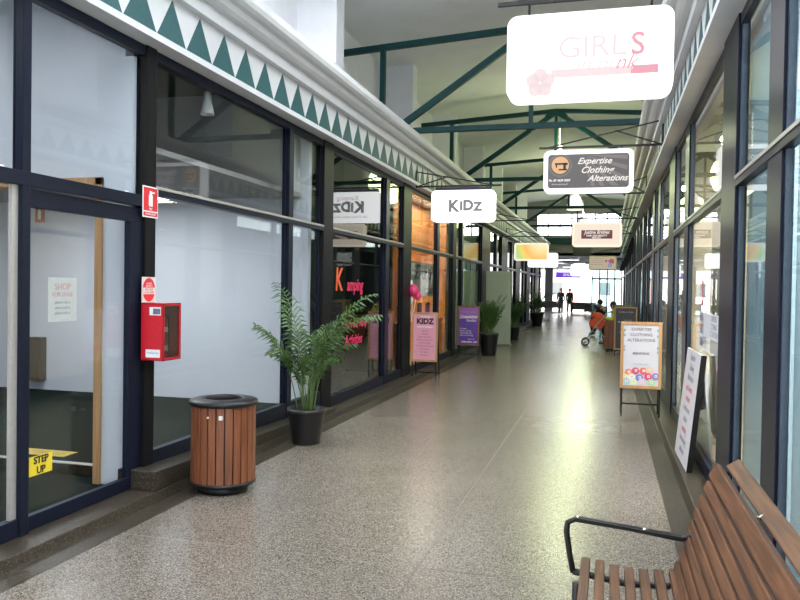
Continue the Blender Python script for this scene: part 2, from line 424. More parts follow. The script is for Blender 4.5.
MB().box(-9.3, -8.3, 8.575, 8.61, .15, 2.25).build('door_leaf', mat('dark_brown_door', (.08, .05, .04), .6), s)
m = MB().box(-8.3, -8.22, 8.56, 8.615, .15, 2.33); m.box(-9.4, -8.22, 8.56, 8.615, 2.25, 2.33); m.build('door_trim', mat('grey_trim', (.25, .23, .22), .6), s)
# fluorescent battens in the empty shop
def batten(name, x0, x1, y, z, label, s=4.0, group='fluorescent battens', w=.12, along='X'):
    t = thing(name, label, 'light', ((x0 + x1) / 2, y, z), group)
    if along == 'X':
        MB().box(x0, x1, y - w / 2, y + w / 2, z, z + .06).build('housing', WHITEP, t)
        MB().tube([(x0 + .05, y, z - .02), (x1 - .05, y, z - .02)], .016, 8).build('tube', emis('tube_light_%g' % s, (1, .96, .88), s), t)
    return t
batten('ceiling_batten', -5.9, -4.7, 7.9, 2.62, 'fluorescent batten on the ceiling of the empty shop, window side', 6)
batten('ceiling_batten', -7.6, -6.4, 3.0, 3.86, 'fluorescent batten on the ceiling behind the glass door', 6)
batten('ceiling_batten', 1.5, 2.9, 3.4, 3.27, 'fluorescent batten behind the nearest frosted window', 6)
batten('ceiling_batten', 1.3, 2.6, 7.6, 3.27, 'fluorescent batten inside the cream alterations shop', 6)
batten('ceiling_batten', 1.2, 2.8, 11.4, 3.27, 'fluorescent batten inside the grey green sewing shop', 6)
batten('ceiling_batten', -5.4, -4.2, 14.7, 3.27, 'fluorescent batten inside the orange shop', 6)
batten('ceiling_batten', -5.4, -4.2, 18.8, 3.27, 'fluorescent batten inside the green-lit curtained shop', 6)
# spot lamp seen through the upper pane
t = thing('spot_lamp', 'small white spot lamp high behind the upper window pane', 'light', (-3.6, 6.33, 3.2))
m = MB().tube([(-3.6, 6.33, 3.92), (-3.6, 6.33, 3.36)], .012); m.build('stem', mat('grey_stem', (.3, .3, .3), .5), t)
m = MB().lathe([(0, .12), (.035, .12), (.04, .03), (.06, -.05), (.065, -.09), (.05, -.09), (0, -.06)], (-3.6, 6.33, 3.26), 16); m.build('lamp_head', WHITE, t)

# frosted film / blinds behind nearest right window
for (a, b, l) in ((1.2, 3.95, 'pale blue blind behind the window right of the bench, nearest part'), (4.28, 5.27, 'pale blue blind behind the window beside the navy post')):
    o = MB()
    n = 26
    for k in range(n):
        y = a + (b - a) * k / n; w = (b - a) / n
        o.prism([(.865 + .008 * math.sin(k * 2.1), y), (.865 + .008 * math.sin((k + 1) * 2.1), y + w), (.875 + .008 * math.sin((k + 1) * 2.1), y + w), (.875 + .008 * math.sin(k * 2.1), y)], .20, 3.2, 'Z')
    tag(o.build('window_blind', BLIND), l, 'blind')
# cream curtain column in alterations shop
def curtain(x, y0, y1, z0, z1, m, label, amp=.03, wl=.16, group=None):
    n = max(8, int((y1 - y0) / wl * 8)); vs = []; fs = []
    for k in range(n + 1):
        y = y0 + (y1 - y0) * k / n; xx = x + amp * math.sin(2 * PI * (y - y0) / wl)
        vs += [(xx, y, z0), (xx, y, z1), (xx + .006, y, z0), (xx + .006, y, z1)]
    for k in range(n):
        a = 4 * k; b = a + 4
        fs += [(a, b, b + 1, a + 1), (a + 2, a + 3, b + 3, b + 2), (a + 1, b + 1, b + 3, a + 3), (a, a + 2, b + 2, b)]
    fs += [(0, 1, 3, 2), (4 * n, 4 * n + 2, 4 * n + 3, 4 * n + 1)]
    o = MB().add(vs, fs, 0, True).build('curtain', m); return tag(o, label, 'curtain', group)
curtain(1.05, 7.7, 8.3, .2, 3.2, mat('cream_fabric', (.5, .46, .34), .9), 'cream curtain hanging inside the alterations shop window')
curtain(1.5, 5.7, 6.3, .2, 3.2, mat('olive_grey_fabric', (.24, .23, .17), .9), 'olive grey curtain deeper inside the alterations shop')
GC = mat('green_lit_fabric', (.30, .38, .22), .9)  # pale curtains, the green light on them put into the fabric colour
curtain(-3.62, 19.55, 20.5, .2, 3.2, GC, 'pale curtain with green light in its colour, beside the dark column behind the purple board')
curtain(-3.62, 17.4, 18.2, .2, 3.2, GC, 'pale curtain with green light in its colour, nearest the orange shop')
DC = mat('dark_brown_fabric', (.07, .06, .05), .9)
for k, (a, b) in enumerate(((21.8, 23.2), (25.8, 27.4), (29.6, 31.2))):
    curtain(-3.62, a, b, .2, 3.2, DC, ('dark brown curtain behind the tall pale screen', 'dark brown curtain in the second window beyond the tall screen', 'dark brown curtain in the third window beyond the tall screen')[k])

# KIDZ shop content: window lettering, clothes rails
s = thing('window_lettering', 'red and pink shop lettering on the dark glass behind the palm', 'lettering', (XL + .007, 9.8, .9))
HP = mat('pink_vinyl', (.75, .02, .12), .5, noise=0); OR = mat('orange_vinyl', (.8, .12, .03), .5, noise=0)
text(s, 'lettering', 'K', .42, (XL + .0065, 9.45, 1.68), (0, 1, 0), (0, 0, 1), OR, .0008, .1, bold=.01)
text(s, 'lettering', 'amping', .24, (XL + .0065, 10.12, 1.62), (0, 1, 0), (0, 0, 1), HP, .0008, .2, bold=.006)
text(s, 'lettering', 'Hire our Party', .16, (XL + .0065, 10.2, 1.08), (0, 1, 0), (0, 0, 1), HP, .0008, .1, bold=.004)
text(s, 'lettering', 'Activities', .20, (XL + .0065, 10.1, .86), (0, 1, 0), (0, 0, 1), HP, .0008, .1, bold=.004)
def clothes_rail(x, y0, y1, label, cols):
    t = thing('clothes_rail', label, 'clothes rack', (x, (y0 + y1) / 2, .15))
    m = MB()
    for y in (y0, y1):
        m.tube([(x, y, .17), (x, y, 1.55)], .014); m.tube([(x - .22, y, .17), (x + .22, y, .17)], .014)
    m.tube([(x, y0, 1.55), (x, y1, 1.55)], .014); m.build('rail_frame', CHROME, t)
    n = int((y1 - y0) / .12)
    for k in range(n):
        y = y0 + .08 + k * .12; h = random.uniform(.5, .8); w = random.uniform(.17, .22)
        c = MB().oprism([(-w, -h), (w, -h), (w * .85, -.15), (w + .05, -.3), (w + .09, -.24), (w * .7, -.03), (.05, 0), (-.05, 0), (-w * .7, -.03), (-w - .09, -.24), (-w - .05, -.3), (-w * .85, -.15)], (x, y, 1.50), (1, 0, 0), (0, 0, 1), (0, .035, 0))
        c.build('garment', cols[k % len(cols)], t)
cl = [mat('garment_%d' % i, c, .85) for i, c in enumerate([(.05, .02, .05), (.12, .04, .05), (.03, .05, .09), (.10, .11, .09), (.02, .02, .025)])]
clothes_rail(-4.4, 9.4, 10.8, 'rail of small dark clothes behind the lettered window', cl)
clothes_rail(-5.6, 9.6, 11.8, 'rail of small dark clothes deeper in the dark shop', cl[::-1])
s = thing('display_board', 'grey green pegboard panel standing in the dark shop', 'board', (-4.6, 11.8, .15))
MB().box(-5.2, -4.2, 11.9, 11.95, .6, 3.1).build('panel', mat('pegboard', (.15, .17, .13), .8), s); MB().box(-5.2, -4.2, 11.86, 11.99, .15, .6).build('base', ROOMGREY, s)

# orange shop: poster board, balloons
s = thing('hanging_banner', 'pale green banner reading SET UP UP behind the orange shop glass', 'banner', (-3.69, 15.4, 1.42))
MB().box(-3.70, -3.68, 14.3, 16.5, 1.42, 2.12).build('panel', mat('pale_green_print', (.34, .40, .31), .6), s)
text(s, 'lettering', 'SET UP UP', .42, (-3.675, 15.35, 1.90), (0, 1, 0), (0, 0, 1), BLACKI, .0008, bold=.008, sx=.85)
text(s, 'lettering', 'OPEN DAYS', .18, (-3.675, 15.9, 1.52), (0, 1, 0), (0, 0, 1), BLACKI, .0008, bold=.005)
for y, c, l in ((14.6, (.05, .03, .07), 'dark card'), (15.3, (.06, .04, .1), 'purple card'), (15.9, (.4, .4, .4), 'grey card')):
    o = MB().box(-3.60, -3.56, y - .12, y + .12, .96, 1.30).build('display_card', mat('card_' + l[:4], c, .6)); tag(o, 'small %s propped in the orange shop window' % l, 'card')
o = MB().box(-3.75, -3.5, 13.2, 16.5, .9, .955); o.box(-3.74, -3.51, 13.2, 13.26, .15, .9); o.box(-3.74, -3.51, 16.4, 16.46, .15, .9); tag(o.build('window_shelf', ORANGE), 'orange plywood shelf inside the orange shop window', 'shelf')
t = thing('balloon_cluster', 'pink and white balloons tied above the pink sandwich board', 'balloons', (-3.33, 13.05, .08))
BX, BY = -3.33, 13.05
for k, (dx, dy, z, r, mm) in enumerate(((.02, 0, 1.55, .095, PINKHOT), (-.07, .03, 1.68, .07, WHITE), (.07, .1, 1.46, .07, PINKHOT), (-.06, .06, 1.38, .06, WHITE))):
    b = MB().ball((BX + dx, BY + dy, z), r, r, r * 1.15).build('balloon', mm, t)
m = MB()
for dx, z in ((0, 1.45), (-.05, 1.32), (.06, 1.38)): m.tube([(BX + dx, BY, z), (BX, BY, 1.0), (BX, BY, .6), (BX - .0, BY, .08)], .004, 5)
m.build('string', WHITE, t)
o = MB().box(-3.95, -3.92, 12.62, 16.75, 2.30, 3.355).build('plywood_panel', ORANGE); o.name = 'wall_bulkhead_orange_shop'; o['kind'] = 'structure'

struct('wall_near_blocker', MB().box(-5, 2.2, Y0 - .12, Y0, 0, 6.6), WHITEP)  # unseen, added behind the camera to keep sky light off the near end
# ---------------------------------------------------------------- fascia + triangles + gutters
def fascia(n, side):
    X = FXL if side < 0 else FXR
    def P(d, z): return (X - side * d, z)       # d = distance towards corridor
    prof = [P(-.12, 3.388), P(.13, 3.388), P(.13, 3.438), P(.085, 3.445), P(.085, 3.79), P(.15, 3.79), P(.15, 3.90), P(.20, 3.905), P(.235, 3.93), P(.255, 3.975),
            P(.30, 3.985), P(.33, 4.01), P(.345, 4.05), P(.345, 4.11), P(.30, 4.11), P(.29, 4.05), P(-.12, 4.05)]
    m = MB().prism(prof, Y0, YG, 'Y', 0)
    y = 5.40 - .41 * 20; d = X - side * .085
    k = 0
    zb, zt = 3.45, 3.775
    while y < YG - .4:
        pts = [(y, zb), (y + .41, zb), (y + .205, zt)]
        m.prism(pts, d, d - side * .005, 'X', 1); y += .41; k += 1
    # joints on the band soffit
    return struct('trim_%d' % n, m, [GUTTER, TEAL])
fascia(7, -1); fascia(8, 1)

# roof: shop roof ledges, upper walls, pilasters, ceiling
WX = 1.3                 # upper wall distance behind glass
struct('trim_9', MB().box(XL - 1.4, XL - .0, Y0, YG, 3.98, 4.05), WHITEP)
struct('trim_10', MB().box(XR + .05, XR + 1.4, Y0, YG, 3.98, 4.05), WHITEP)
struct('wall_left', MB().box(XL - WX - .1, XL - WX, Y0, YG, 4.05, 6.5), WHITEP)
struct('wall_right', MB().box(XR + WX, XR + WX + .1, Y0, YG, 4.05, 6.5), WHITEP)
m = MB()
for k in range(-2, 7):
    yy = 11.0 + 4.72 * k
    m.box(XL - WX, XL - .65, yy, yy + .35, 4.05, 6.42)
struct('wall_left_pilasters', m, WHITEP)
m = MB()
for k in range(-2, 7):
    yy = 11.0 + 4.72 * k
    m.box(XR + WX, XR + .65, yy, yy + .35, 4.05, 6.42)
struct('wall_right_pilasters', m, WHITEP)
m = MB()
ridge, eave = 6.62, 6.30
def roofseg(a, b, x0=None, x1=None):
    for (xa, za, xb, zb) in ((XL - WX - .1, eave, CX, ridge), (CX, ridge, XR + WX + .1, eave)):
        m.prism([(xa, za), (xb, zb), (xb, zb + .1), (xa, za + .1)], a, b)
roofseg(-3, 0); roofseg(3.2, 5.4); roofseg(8.6, YG)
struct('ceiling', m, CEIL)
# unseen skylight curbs (roof openings added to bring daylight onto the near end)
for q, (a, b) in enumerate(((0, 3.2), (5.4, 8.6))):
    r = sroot('window_%d' % (31 + q), (CX, (a + b) / 2, 6.7))
    m2 = MB()
    for y in (a, b - .06): m2.prism([(XL - WX, eave), (CX, ridge), (XR + WX, eave), (XR + WX, eave + .2), (CX, ridge + .2), (XL - WX, eave + .2)], y, y + .06)
    m2.build('frame', GREEN, r)
# far gable
r = sroot('window_41', (CX, YG, 4.6))
m = MB(); m.box(XL - WX, XR + WX, YG, YG + .15, 3.45, 4.55); m.box(XL - WX, XR + WX, YG, YG + .15, 5.70, 6.7)
m.box(XL - WX, XL - .35, YG, YG + .15, 4.55, 5.70); m.box(XR + .35, XR + WX, YG, YG + .15, 4.55, 5.70)
struct('wall_far', m, mat('grey_gable', (.22, .22, .21), .8))
m = MB(); 
for k in range(9): 
    x = XL - .35 + (XR - XL + .7) * k / 8; m.box(x - .03, x + .03, YG + .03, YG + .10, 4.55, 5.70)
m.box(XL - .35, XR + .35, YG + .03, YG + .1, 5.1, 5.15)
m.build('window_frame', GREEN, r)
MB().box(XL - .35, XR + .35, YG + .06, YG + .07, 4.55, 5.70).build('pane', GLASS, r)
struct('trim_11', MB().box(XL - WX, XR + WX, YG - .25, YG, 4.08, 4.40), GREEN)

# ---------------------------------------------------------------- trusses
def truss(y, label):
    t = thing('roof_truss', label, 'truss', (CX, y, 4.05), 'green steel roof trusses')
    zb = 4.36; za = 6.02; w = .09
    xl, xr = XL - WX, XR + WX
    MB().box(xl, xr, y - .05, y + .05, zb - .045, zb + .045).build('bottom_chord', GREEN, t)
    ze = 5.80
    MB().bar((xl, y, ze), (CX, y, za), .10, .10).build('top_chord', GREEN, t)
    MB().bar((CX, y, za), (xr, y, ze), .10, .10).build('top_chord', GREEN, t)
    MB().box(CX - .035, CX + .035, y - .035, y + .035, zb, za).build('king_post', GREEN, t)
    for sx, e in ((-1, XL), (1, XR)):
        MB().bar((CX, y, za - .03), (e + sx * .25, y, zb + .03), .09, .11).build('diagonal', GREEN, t)
        x = e + sx * .50
        MB().box(x - .045, x + .045, y - .045, y + .045, 4.05, 5.86).build('strut', GREEN, t)
    MB().oprism([(-.28, -.02), (.28, -.02), (.1, .10), (-.1, .10)], (CX, y - .06, za - .1), (1, 0, 0), (0, 0, 1), (0, .12, 0)).build('gusset', GREEN, t)
for y, l in ((6.4, 'dark green steel roof truss overhead, in front of all the hanging signs but one'),
             (13.0, 'dark green roof truss with its brace behind the big white pink lettered sign'),
             (19.2, 'dark green roof truss just above the sewing machine sign'),
             (26.0, 'dark green roof truss between the two white domed lamps'),
             (33.5, 'dark green roof truss farthest from the bench, before the high window')):
    truss(y, l)

# ---------------------------------------------------------------- dome lamps
def dome(y, label, z=5.05):
    CX = -1.22
    t = thing('pendant_lamp', label, 'lamp', (CX, y, z), 'white dome pendant lamps')
    MB().tube([(CX, y, 5.95), (CX, y, z + .26)], .02).build('stem', WHITE, t)
    m = MB().lathe([(0, .34), (.06, .34), (.075, .2), (.12, .14)], (CX, y, z), 20); m.build('lamp_holder', WHITE, t)
    m = MB().lathe([(.10, .16), (.19, .08), (.26, -.08), (.29, -.28), (.30, -.40), (.285, -.40), (.27, -.26), (.24, -.08), (.17, .06), (.08, .13)], (CX, y, z), 28)
    m.build('shade', emis('lamp_dome', (.98, 1, .9), 1.3), t)
    MB().ball((CX, y, z - .15), .09).build('bulb', emis('lamp_bulb', (.92, 1, .62), 12), t)
    l = bpy.data.lights.new('pendant_light', 'POINT'); l.energy = 115; l.color = (.84, 1, .46); l.shadow_soft_size = .55
    o = bpy.data.objects.new('pendant_light', l); C.objects.link(o); o.location = (CX, y, z - .5)
    l2 = bpy.data.lights.new('pendant_ceiling_fill', 'POINT'); l2.energy = 90; l2.color = (.93, 1, .62); l2.shadow_soft_size = .12
    o2 = bpy.data.objects.new('pendant_ceiling_fill', l2); C.objects.link(o2); o2.location = (CX + .25, y - .25, z + .28)  # extra lamp added beside the dome to brighten the ceiling
dome(19.35, 'white dome pendant lamp mostly hidden behind the sewing machine sign', 4.86)
dome(29, 'white dome pendant lamp between the sewing sign and the cream sign', 4.98)
dome(38, 'white dome pendant lamp farthest down the corridor')

# ---------------------------------------------------------------- sign brackets & hanging signs
def bracket(side, y, zb, h, length, label):
    X = (FXL + .09) if side < 0 else (FXR - .09); s = -side; h = h
    t = thing('sign_bracket', label, 'bracket', (X, y, zb), 'black wall brackets for hanging signs')
    m = MB().box(X, X + s * .02, y - .015, y + .015, zb - .02, zb + h)
    m.build('wall_bar', BLACKM, t)
    MB().box(X, X + s * length, y - .014, y + .014, zb - .014, zb + .014).build('arm', BLACKM, t)
    m = MB().bar((X + s * .01, y, zb + h - .02), (X + s * (length - .1), y, zb), .018)
    m.bar((X + s * .01, y, zb), (X + s * length * .38, y, zb + h * .60), .018)
    m.build('brace', BLACKM, t)
    return t
bracket(-1, 12.9, 3.36, .28, 1.50, 'black bracket holding the white KIDZ sign')
bracket(-1, 19.6, 3.36, .28, 1.5, 'empty black bracket on the left, beyond the KIDZ sign')
bracket(-1, 25.2, 3.34, .28, 1.5, 'black bracket holding the rainbow coloured sign')
bracket(-1, 31, 3.22, .28, 1.5, 'black bracket holding the blank white sign')
bracket(1, 10.5, 3.52, .34, 1.60, 'black bracket holding the dark sewing machine sign')
bracket(1, 14.8, 3.42, .32, 1.0, 'empty black bracket on the right behind the sewing machine sign')
bracket(1, 18.6, 3.30, .28, 1.55, 'black bracket holding the cream sign with the maroon panel')
bracket(1, 22.9, 3.26, .24, 1.2, 'empty black bracket on the right, beyond the maroon panel sign')
bracket(1, 29.5, 3.02, .24, 1.2, 'black bracket holding the far cream sign with red flowers')
bracket(1, 5.7, 3.72, .28, 1.5, 'black bracket holding the big white pink lettered sign')

def lightbox(name, x0, x1, z0, z1, y, label, frame, face, depth=.16, margin=.07, hooks=None, r=.08, group='hanging lightbox signs'):
    cx, cz = (x0 + x1) / 2, (z0 + z1) / 2; w, h = x1 - x0, z1 - z0
    t = thing(name, label, 'sign', (cx, y, z0), group)
    MB().oprism(rrect(w, h, r), (cx, y - depth / 2, cz), (1, 0, 0), (0, 0, 1), (0, depth, 0)).build('housing', frame, t)
    MB().oprism(rrect(w - 2 * margin, h - 2 * margin, r * .5), (cx, y - depth / 2 - .006, cz), (1, 0, 0), (0, 0, 1), (0, .0065, 0)).build('face', face, t)
    if hooks:
        m = MB()
        for x in (x0 + .15, x1 - .15): m.tube([(x, y, z1 - .002), (x, y, hooks - .016)], .01, 6)
        m.build('hook', BLACKM, t)
    return t
SW = emis('sign_white', (1, 1, 1), 2.2)
SWF = emis('sign_white_frame', (1, .98, .96), 1.6)
SCREAM = emis('sign_cream', (1, .90, .72), 1.15)
R_, U_ = (1, 0, 0), (0, 0, 1)
# KIDZ
t = lightbox('hanging_sign', -2.96, -1.86, 2.74, 3.28, 12.9, 'white glowing lightbox sign reading KIDZ', SW, SW, margin=.03, hooks=3.36)
MB().box(-2.90, -1.92, 12.86, 12.94, 3.285, 3.335).build('channel', mat('purple_black', (.02, .015, .04), .4), t)
TXG = emis('sign_glare_text', (.24, .24, .26), 1.0); TXP = emis('sign_pale_text', (1, .72, .85), 1.0)  # black KIDZ letters, glare of the lit face put into their grey
for s_, dx, dz, sz in (('K', -.17, .0, .27), ('I', -.035, .0, .20), ('D', .085, .01, .24), ('Z', .25, -.01, .20)):
    text(t, 'lettering', s_, sz, (-2.40 + dx, 12.9 - .09, 3.0 + dz), R_, U_, TXG, .001, bold=.013)
text(t, 'lettering', 'Kamping', .12, (-2.35, 12.9 - .09, 3.17), R_, U_, TXP, .001, .2)
text(t, 'lettering', 'play & learn & party & fun', .06, (-2.4, 12.9 - .09, 2.84), R_, U_, TXP, .001, .1)
# Girls in pink sign
t = lightbox('hanging_sign', -.745, .415, 2.985, 3.60, 5.7, 'big white lightbox sign with pink GIRLS lettering, nearest overhead', SW, SW, margin=.02, hooks=3.72)
PK1 = emis('sign_pink', (.90, .38, .47), 1); PK2 = emis('sign_pink_pale', (1, .76, .82), 1.0); PK3 = emis('sign_pink_faint', (.95, .78, .80), 1)
yy = 5.7 - .088
text(t, 'lettering', 'GIRL', .22, (-.14, yy, 3.335), R_, U_, PK3, .001, sx=1.05)
text(t, 'lettering', 'S', .22, (.175, yy, 3.335), R_, U_, PK1, .001, bold=.003)
text(t, 'lettering', 'in pi', .15, (-.13, yy, 3.215), R_, U_, PK2, .001, .4)
text(t, 'lettering', 'nk', .15, (.09, yy, 3.215), R_, U_, PK1, .001, .4)
MB().box(.13, .315, yy, yy + .0015, 3.13, 3.19).build('pink_band', PK1, t)
MB().box(-.42, .13, yy, yy + .001, 3.13, 3.19).build('pale_band', PK3, t)
text(t, 'lettering', 'SHOP', .06, (.07, yy - .002, 3.16), R_, U_, PK2, .001)
m = MB()
for k in range(5):
    a = 2 * PI * k / 5 + .3; m.oprism([(.052 * math.cos(q * PI / 6), .052 * math.sin(q * PI / 6)) for q in range(12)], (-.50 + .055 * math.cos(a), yy, 3.10 + .055 * math.sin(a)), (1, 0, 0), (0, 0, 1), (0, .001 + .0002 * k, 0))
m.build('flower_emblem', PK3, t)
# Expertise clothing alterations
GREYF = emis('sign_dark_face', (.105, .095, .095), 1.0)
t = lightbox('hanging_sign', -.86, .305, 2.865, 3.43, 10.5, 'dark lightbox sign reading Expertise Clothing Alterations', SWF, GREYF, margin=.058, hooks=3.48)
yy = 10.5 - .0885
m = MB(); G2 = emis('sign_grey_ray', (.21, .18, .175), 1.0)
for k in range(6):
    a0 = -.02 - k * .23; a1 = a0 - .10
    def P(a):
        o = V((-.36, 3.36)); d = V((math.cos(a), math.sin(a)))
        ts = []
        if d.x > 1e-6: ts.append((.225 - o.x) / d.x)
        if d.y < -1e-6: ts.append((2.945 - o.y) / d.y)
        return o + d * min(ts)
    p0 = V((-.36, 3.36)); a_, b_ = P(a0), P(a1)
    m.oprism([(p0.x + (a_.x - p0.x) * .12, p0.y + (a_.y - p0.y) * .12), (a_.x, a_.y), (b_.x, b_.y), (p0.x + (b_.x - p0.x) * .12, p0.y + (b_.y - p0.y) * .12)], (0, yy, 0), (1, 0, 0), (0, 0, 1), (0, .0015, 0))
m.build('ray_pattern', G2, t)
circ = lambda r, n=28: [(r * math.cos(2 * PI * k / n), r * math.sin(2 * PI * k / n)) for k in range(n)]
m = MB()
for k in range(30):
    a = 2 * PI * k / 30; m.oprism(circ(.012, 8), (-.64 + .142 * math.cos(a), yy - .0005, 3.225 + .142 * math.sin(a)), R_, U_, (0, .0015, 0))
m.build('stitch_ring', G2, t)
MB().oprism(circ(.115), (-.64, yy - .001, 3.23), R_, U_, (0, .002, 0)).build('emblem_disc', emis('sign_orange_disc', (.85, .47, .2), 1.0), t)
m = MB(); yq = yy - .0022
m.box(-.71, -.56, yq, yq + .001, 3.235, 3.26); m.box(-.70, -.68, yq, yq + .001, 3.20, 3.24); m.box(-.60, -.565, yq, yq + .001, 3.17, 3.26); m.box(-.66, -.55, yq, yq + .001, 3.16, 3.18); m.oprism(circ(.016, 10), (-.555, yq, 3.245), R_, U_, (0, .001, 0))
m.build('sewing_machine_symbol', mat('symbol_black', (.02, .02, .03), .5), t)
TW = emis('sign_white_text', (1, .94, .88), .95)
for s_, x, z, sz in (('Expertise', -.20, 3.275, .115), ('Clothing', -.17, 3.155, .12), ('Alterations', -.03, 3.045, .112)):
    text(t, 'lettering', s_, sz, (x, yy - .004, z), R_, U_, TW, .001, .45, bold=.0025)
text(t, 'lettering', 'Ph. 07 4639 5007', .04, (-.645, yy - .004, 3.025), R_, U_, TW, .001, bold=.002)
text(t, 'lettering', 'pick up and drop off', .025, (-.645, yy - .004, 2.975), R_, U_, TW, .001)
t.location.z += .04
# maroon panel sign
t = lightbox('hanging_sign', -.83, .31, 2.63, 3.21, 18.6, 'cream lightbox sign with a maroon lettered panel, beyond the sewing sign', SCREAM, emis('sign_cream_face', (1, .86, .70), 1.0), margin=.05, hooks=3.30)
yy = 18.6 - .0885
MB().box(-.62, .09, yy, yy + .002, 2.82, 3.02).build('maroon_panel', emis('sign_maroon', (.16, .05, .05), 1.0), t)
text(t, 'lettering', 'Justine Bridges', .12, (-.265, yy - .002, 2.97), R_, U_, TW, .001, .3, bold=.002, sx=.8)
text(t, 'lettering', 'HAIR AND BEAUTY', .055, (-.265, yy - .002, 2.89), R_, U_, TW, .001, bold=.002)
text(t, 'lettering', '4639 2211', .05, (-.265, yy - .002, 2.845), R_, U_, TW, .001, bold=.002)
# rainbow sign
def rainbow(name):
    m = bpy.data.materials.new(name); m.use_nodes = True; nt = m.node_tree; b = nt.nodes['Principled BSDF']
    tc = nt.nodes.new('ShaderNodeTexCoord'); mp = nt.nodes.new('ShaderNodeMapping'); mp.inputs['Rotation'].default_value = (0, math.radians(40), 0)
    mp.inputs['Scale'].default_value = (.8, .8, .8); mp.inputs['Location'].default_value = (.05, 0, .1)
    g = nt.nodes.new('ShaderNodeTexGradient'); g.gradient_type = 'SPHERICAL'
    mp.inputs['Location'].default_value = (-.25, 0, -.45); mp.inputs['Rotation'].default_value = (0, 0, 0)
    nt.links.new(tc.outputs['Object'], mp.inputs['Vector']); nt.links.new(mp.outputs['Vector'], g.inputs['Vector'])
    r = nt.nodes.new('ShaderNodeValToRGB'); cr = r.color_ramp
    cr.elements[0].position = .2; cr.elements[0].color = (.55, .75, .6, 1); cr.elements[1].position = .9; cr.elements[1].color = (1, .85, .55, 1)
    for p, c in ((.36, (.5, .75, .25)), (.46, (.95, .75, .2)), (.58, (1, .5, .15)), (.72, (1, .72, .3))): e = cr.elements.new(p); e.color = (*c, 1)
    nt.links.new(g.outputs['Fac'], r.inputs['Fac']); nt.links.new(r.outputs['Color'], b.inputs['Emission Color']); nt.links.new(r.outputs['Color'], b.inputs['Base Color'])
    b.inputs['Emission Strength'].default_value = .8
    return m
t = lightbox('hanging_sign', -2.98, -1.87, 2.54, 3.12, 25.2, 'orange and green rainbow lightbox sign on the left', SCREAM, rainbow('rainbow_print'), margin=.055, hooks=3.34)
t = lightbox('hanging_sign', -3.11, -1.93, 2.50, 3.07, 31, 'blank glowing white lightbox sign behind the rainbow sign', SW, SW, margin=.03, hooks=3.22)
t = lightbox('hanging_sign', -.69, .33, 2.36, 2.90, 29.5, 'cream sign with red and blue flowers, farthest on the right', mat('dull_cream', (.6, .52, .38), .6), emis('dull_cream_face', (.62, .52, .38), .8), margin=.04, hooks=3.02)
m = MB(); yy = 29.5 - .09
for k in range(9): m.oprism(circ(.05, 10), (.07 + random.uniform(-.15, .15), yy - .001 * k, 2.66 + random.uniform(-.04, .08)), R_, U_, (0, .001, 0))
m.build('flower_print', emis('flower_red', (.5, .1, .14), .8), t)
MB().oprism(circ(.08, 12), (.08, yy - .012, 2.55), R_, U_, (0, .002, 0)).build('blue_print', emis('flower_blue', (.25, .35, .7), .8), t)
m = MB()
for k in range(4): m.box(-.62, -.16, yy, yy + .001, 2.80 - .08 * k, 2.815 - .08 * k)
m.build('text_lines', emis('line_brown', (.4, .3, .22), .7), t)
t = lightbox('hanging_sign', -1.78, -.72, 2.30, 2.90, 39, 'plain white glowing sign under the low ceiling edge', SW, SW, margin=.03, hooks=3.30)
MB().box(-1.7, -.8, 38.98, 39.02, 3.30, 4.36).build('hanger', BLACKM, t)

# ---------------------------------------------------------------- far low hall beyond the gable
struct('ceiling_far', MB().box(-9, 6, YG, 72, 3.45, 3.6), mat('far_ceiling', (.35, .36, .37), .7))
struct('floor_far', MB().box(-12, -2.97, YG, YE, -.1, -.001).box(.44, 9, YG, YE, -.1, -.001), FLOOR)
struct('wall_far_left', MB().box(-9.2, -5.2, 55, 55.2, 0, 3.45).box(-4.6, -3.5, YG, YG + .2, 0, 3.45), mat('far_dark', (.05, .05, .055), .6))
struct('wall_far_right', MB().box(.9, 6, YG, YG + .2, 0, 3.45).box(2.2, 2.4, 45, 72, 0, 3.45), MATS['far_dark'])
m = MB().box(-4.7, -4.1, 60, 60.6, 0, 3.45); struct('wall_far_column', m, mat('far_column', (.07, .07, .08), .5))
for k, (y, x0, x1) in enumerate(((46, -3.2, -1.6), (52, -3.4, -1.4), (60, -3.4, -1.0))):
    t = thing('ceiling_batten', ('long white ceiling light just beyond the gable', 'long white ceiling light in the middle of the low hall', 'long white ceiling light near the bright far opening')[k], 'light', ((x0 + x1) / 2, y, 3.4), 'hall ceiling lights')
    MB().box(x0, x1, y - .15, y + .15, 3.38, 3.45).build('housing', WHITEP, t); MB().box(x0 + .05, x1 - .05, y - .1, y + .1, 3.36, 3.38).build('diffuser', emis('hall_light', (.9, .97, 1), 4), t)
o = MB().bar((-3.2, 44.0, 3.35), (-1.9, 56, 3.35), .35, .1).build('ceiling_duct', WHITE); tag(o, 'white duct running slantwise under the low ceiling', 'duct')
# glazed screen at right end of corridor
r = sroot('window_42', (0.1, 43.2, 0))
m = MB()
for x in (-.85, -.45, -.05, .35, .72): m.box(x, x + .07, 43.1, 43.2, 0, 3.4)
for z in (0, 2.2, 3.3): m.box(-.85, .79, 43.1, 43.2, z, z + .09)
m.build('window_frame', mat('far_frame', (.02, .035, .05), .4), r)
MB().box(-.8, .75, 43.14, 43.15, .09, 3.3).build('pane', glass('aqua_glass', (.72, .86, .88), 1.2), r)
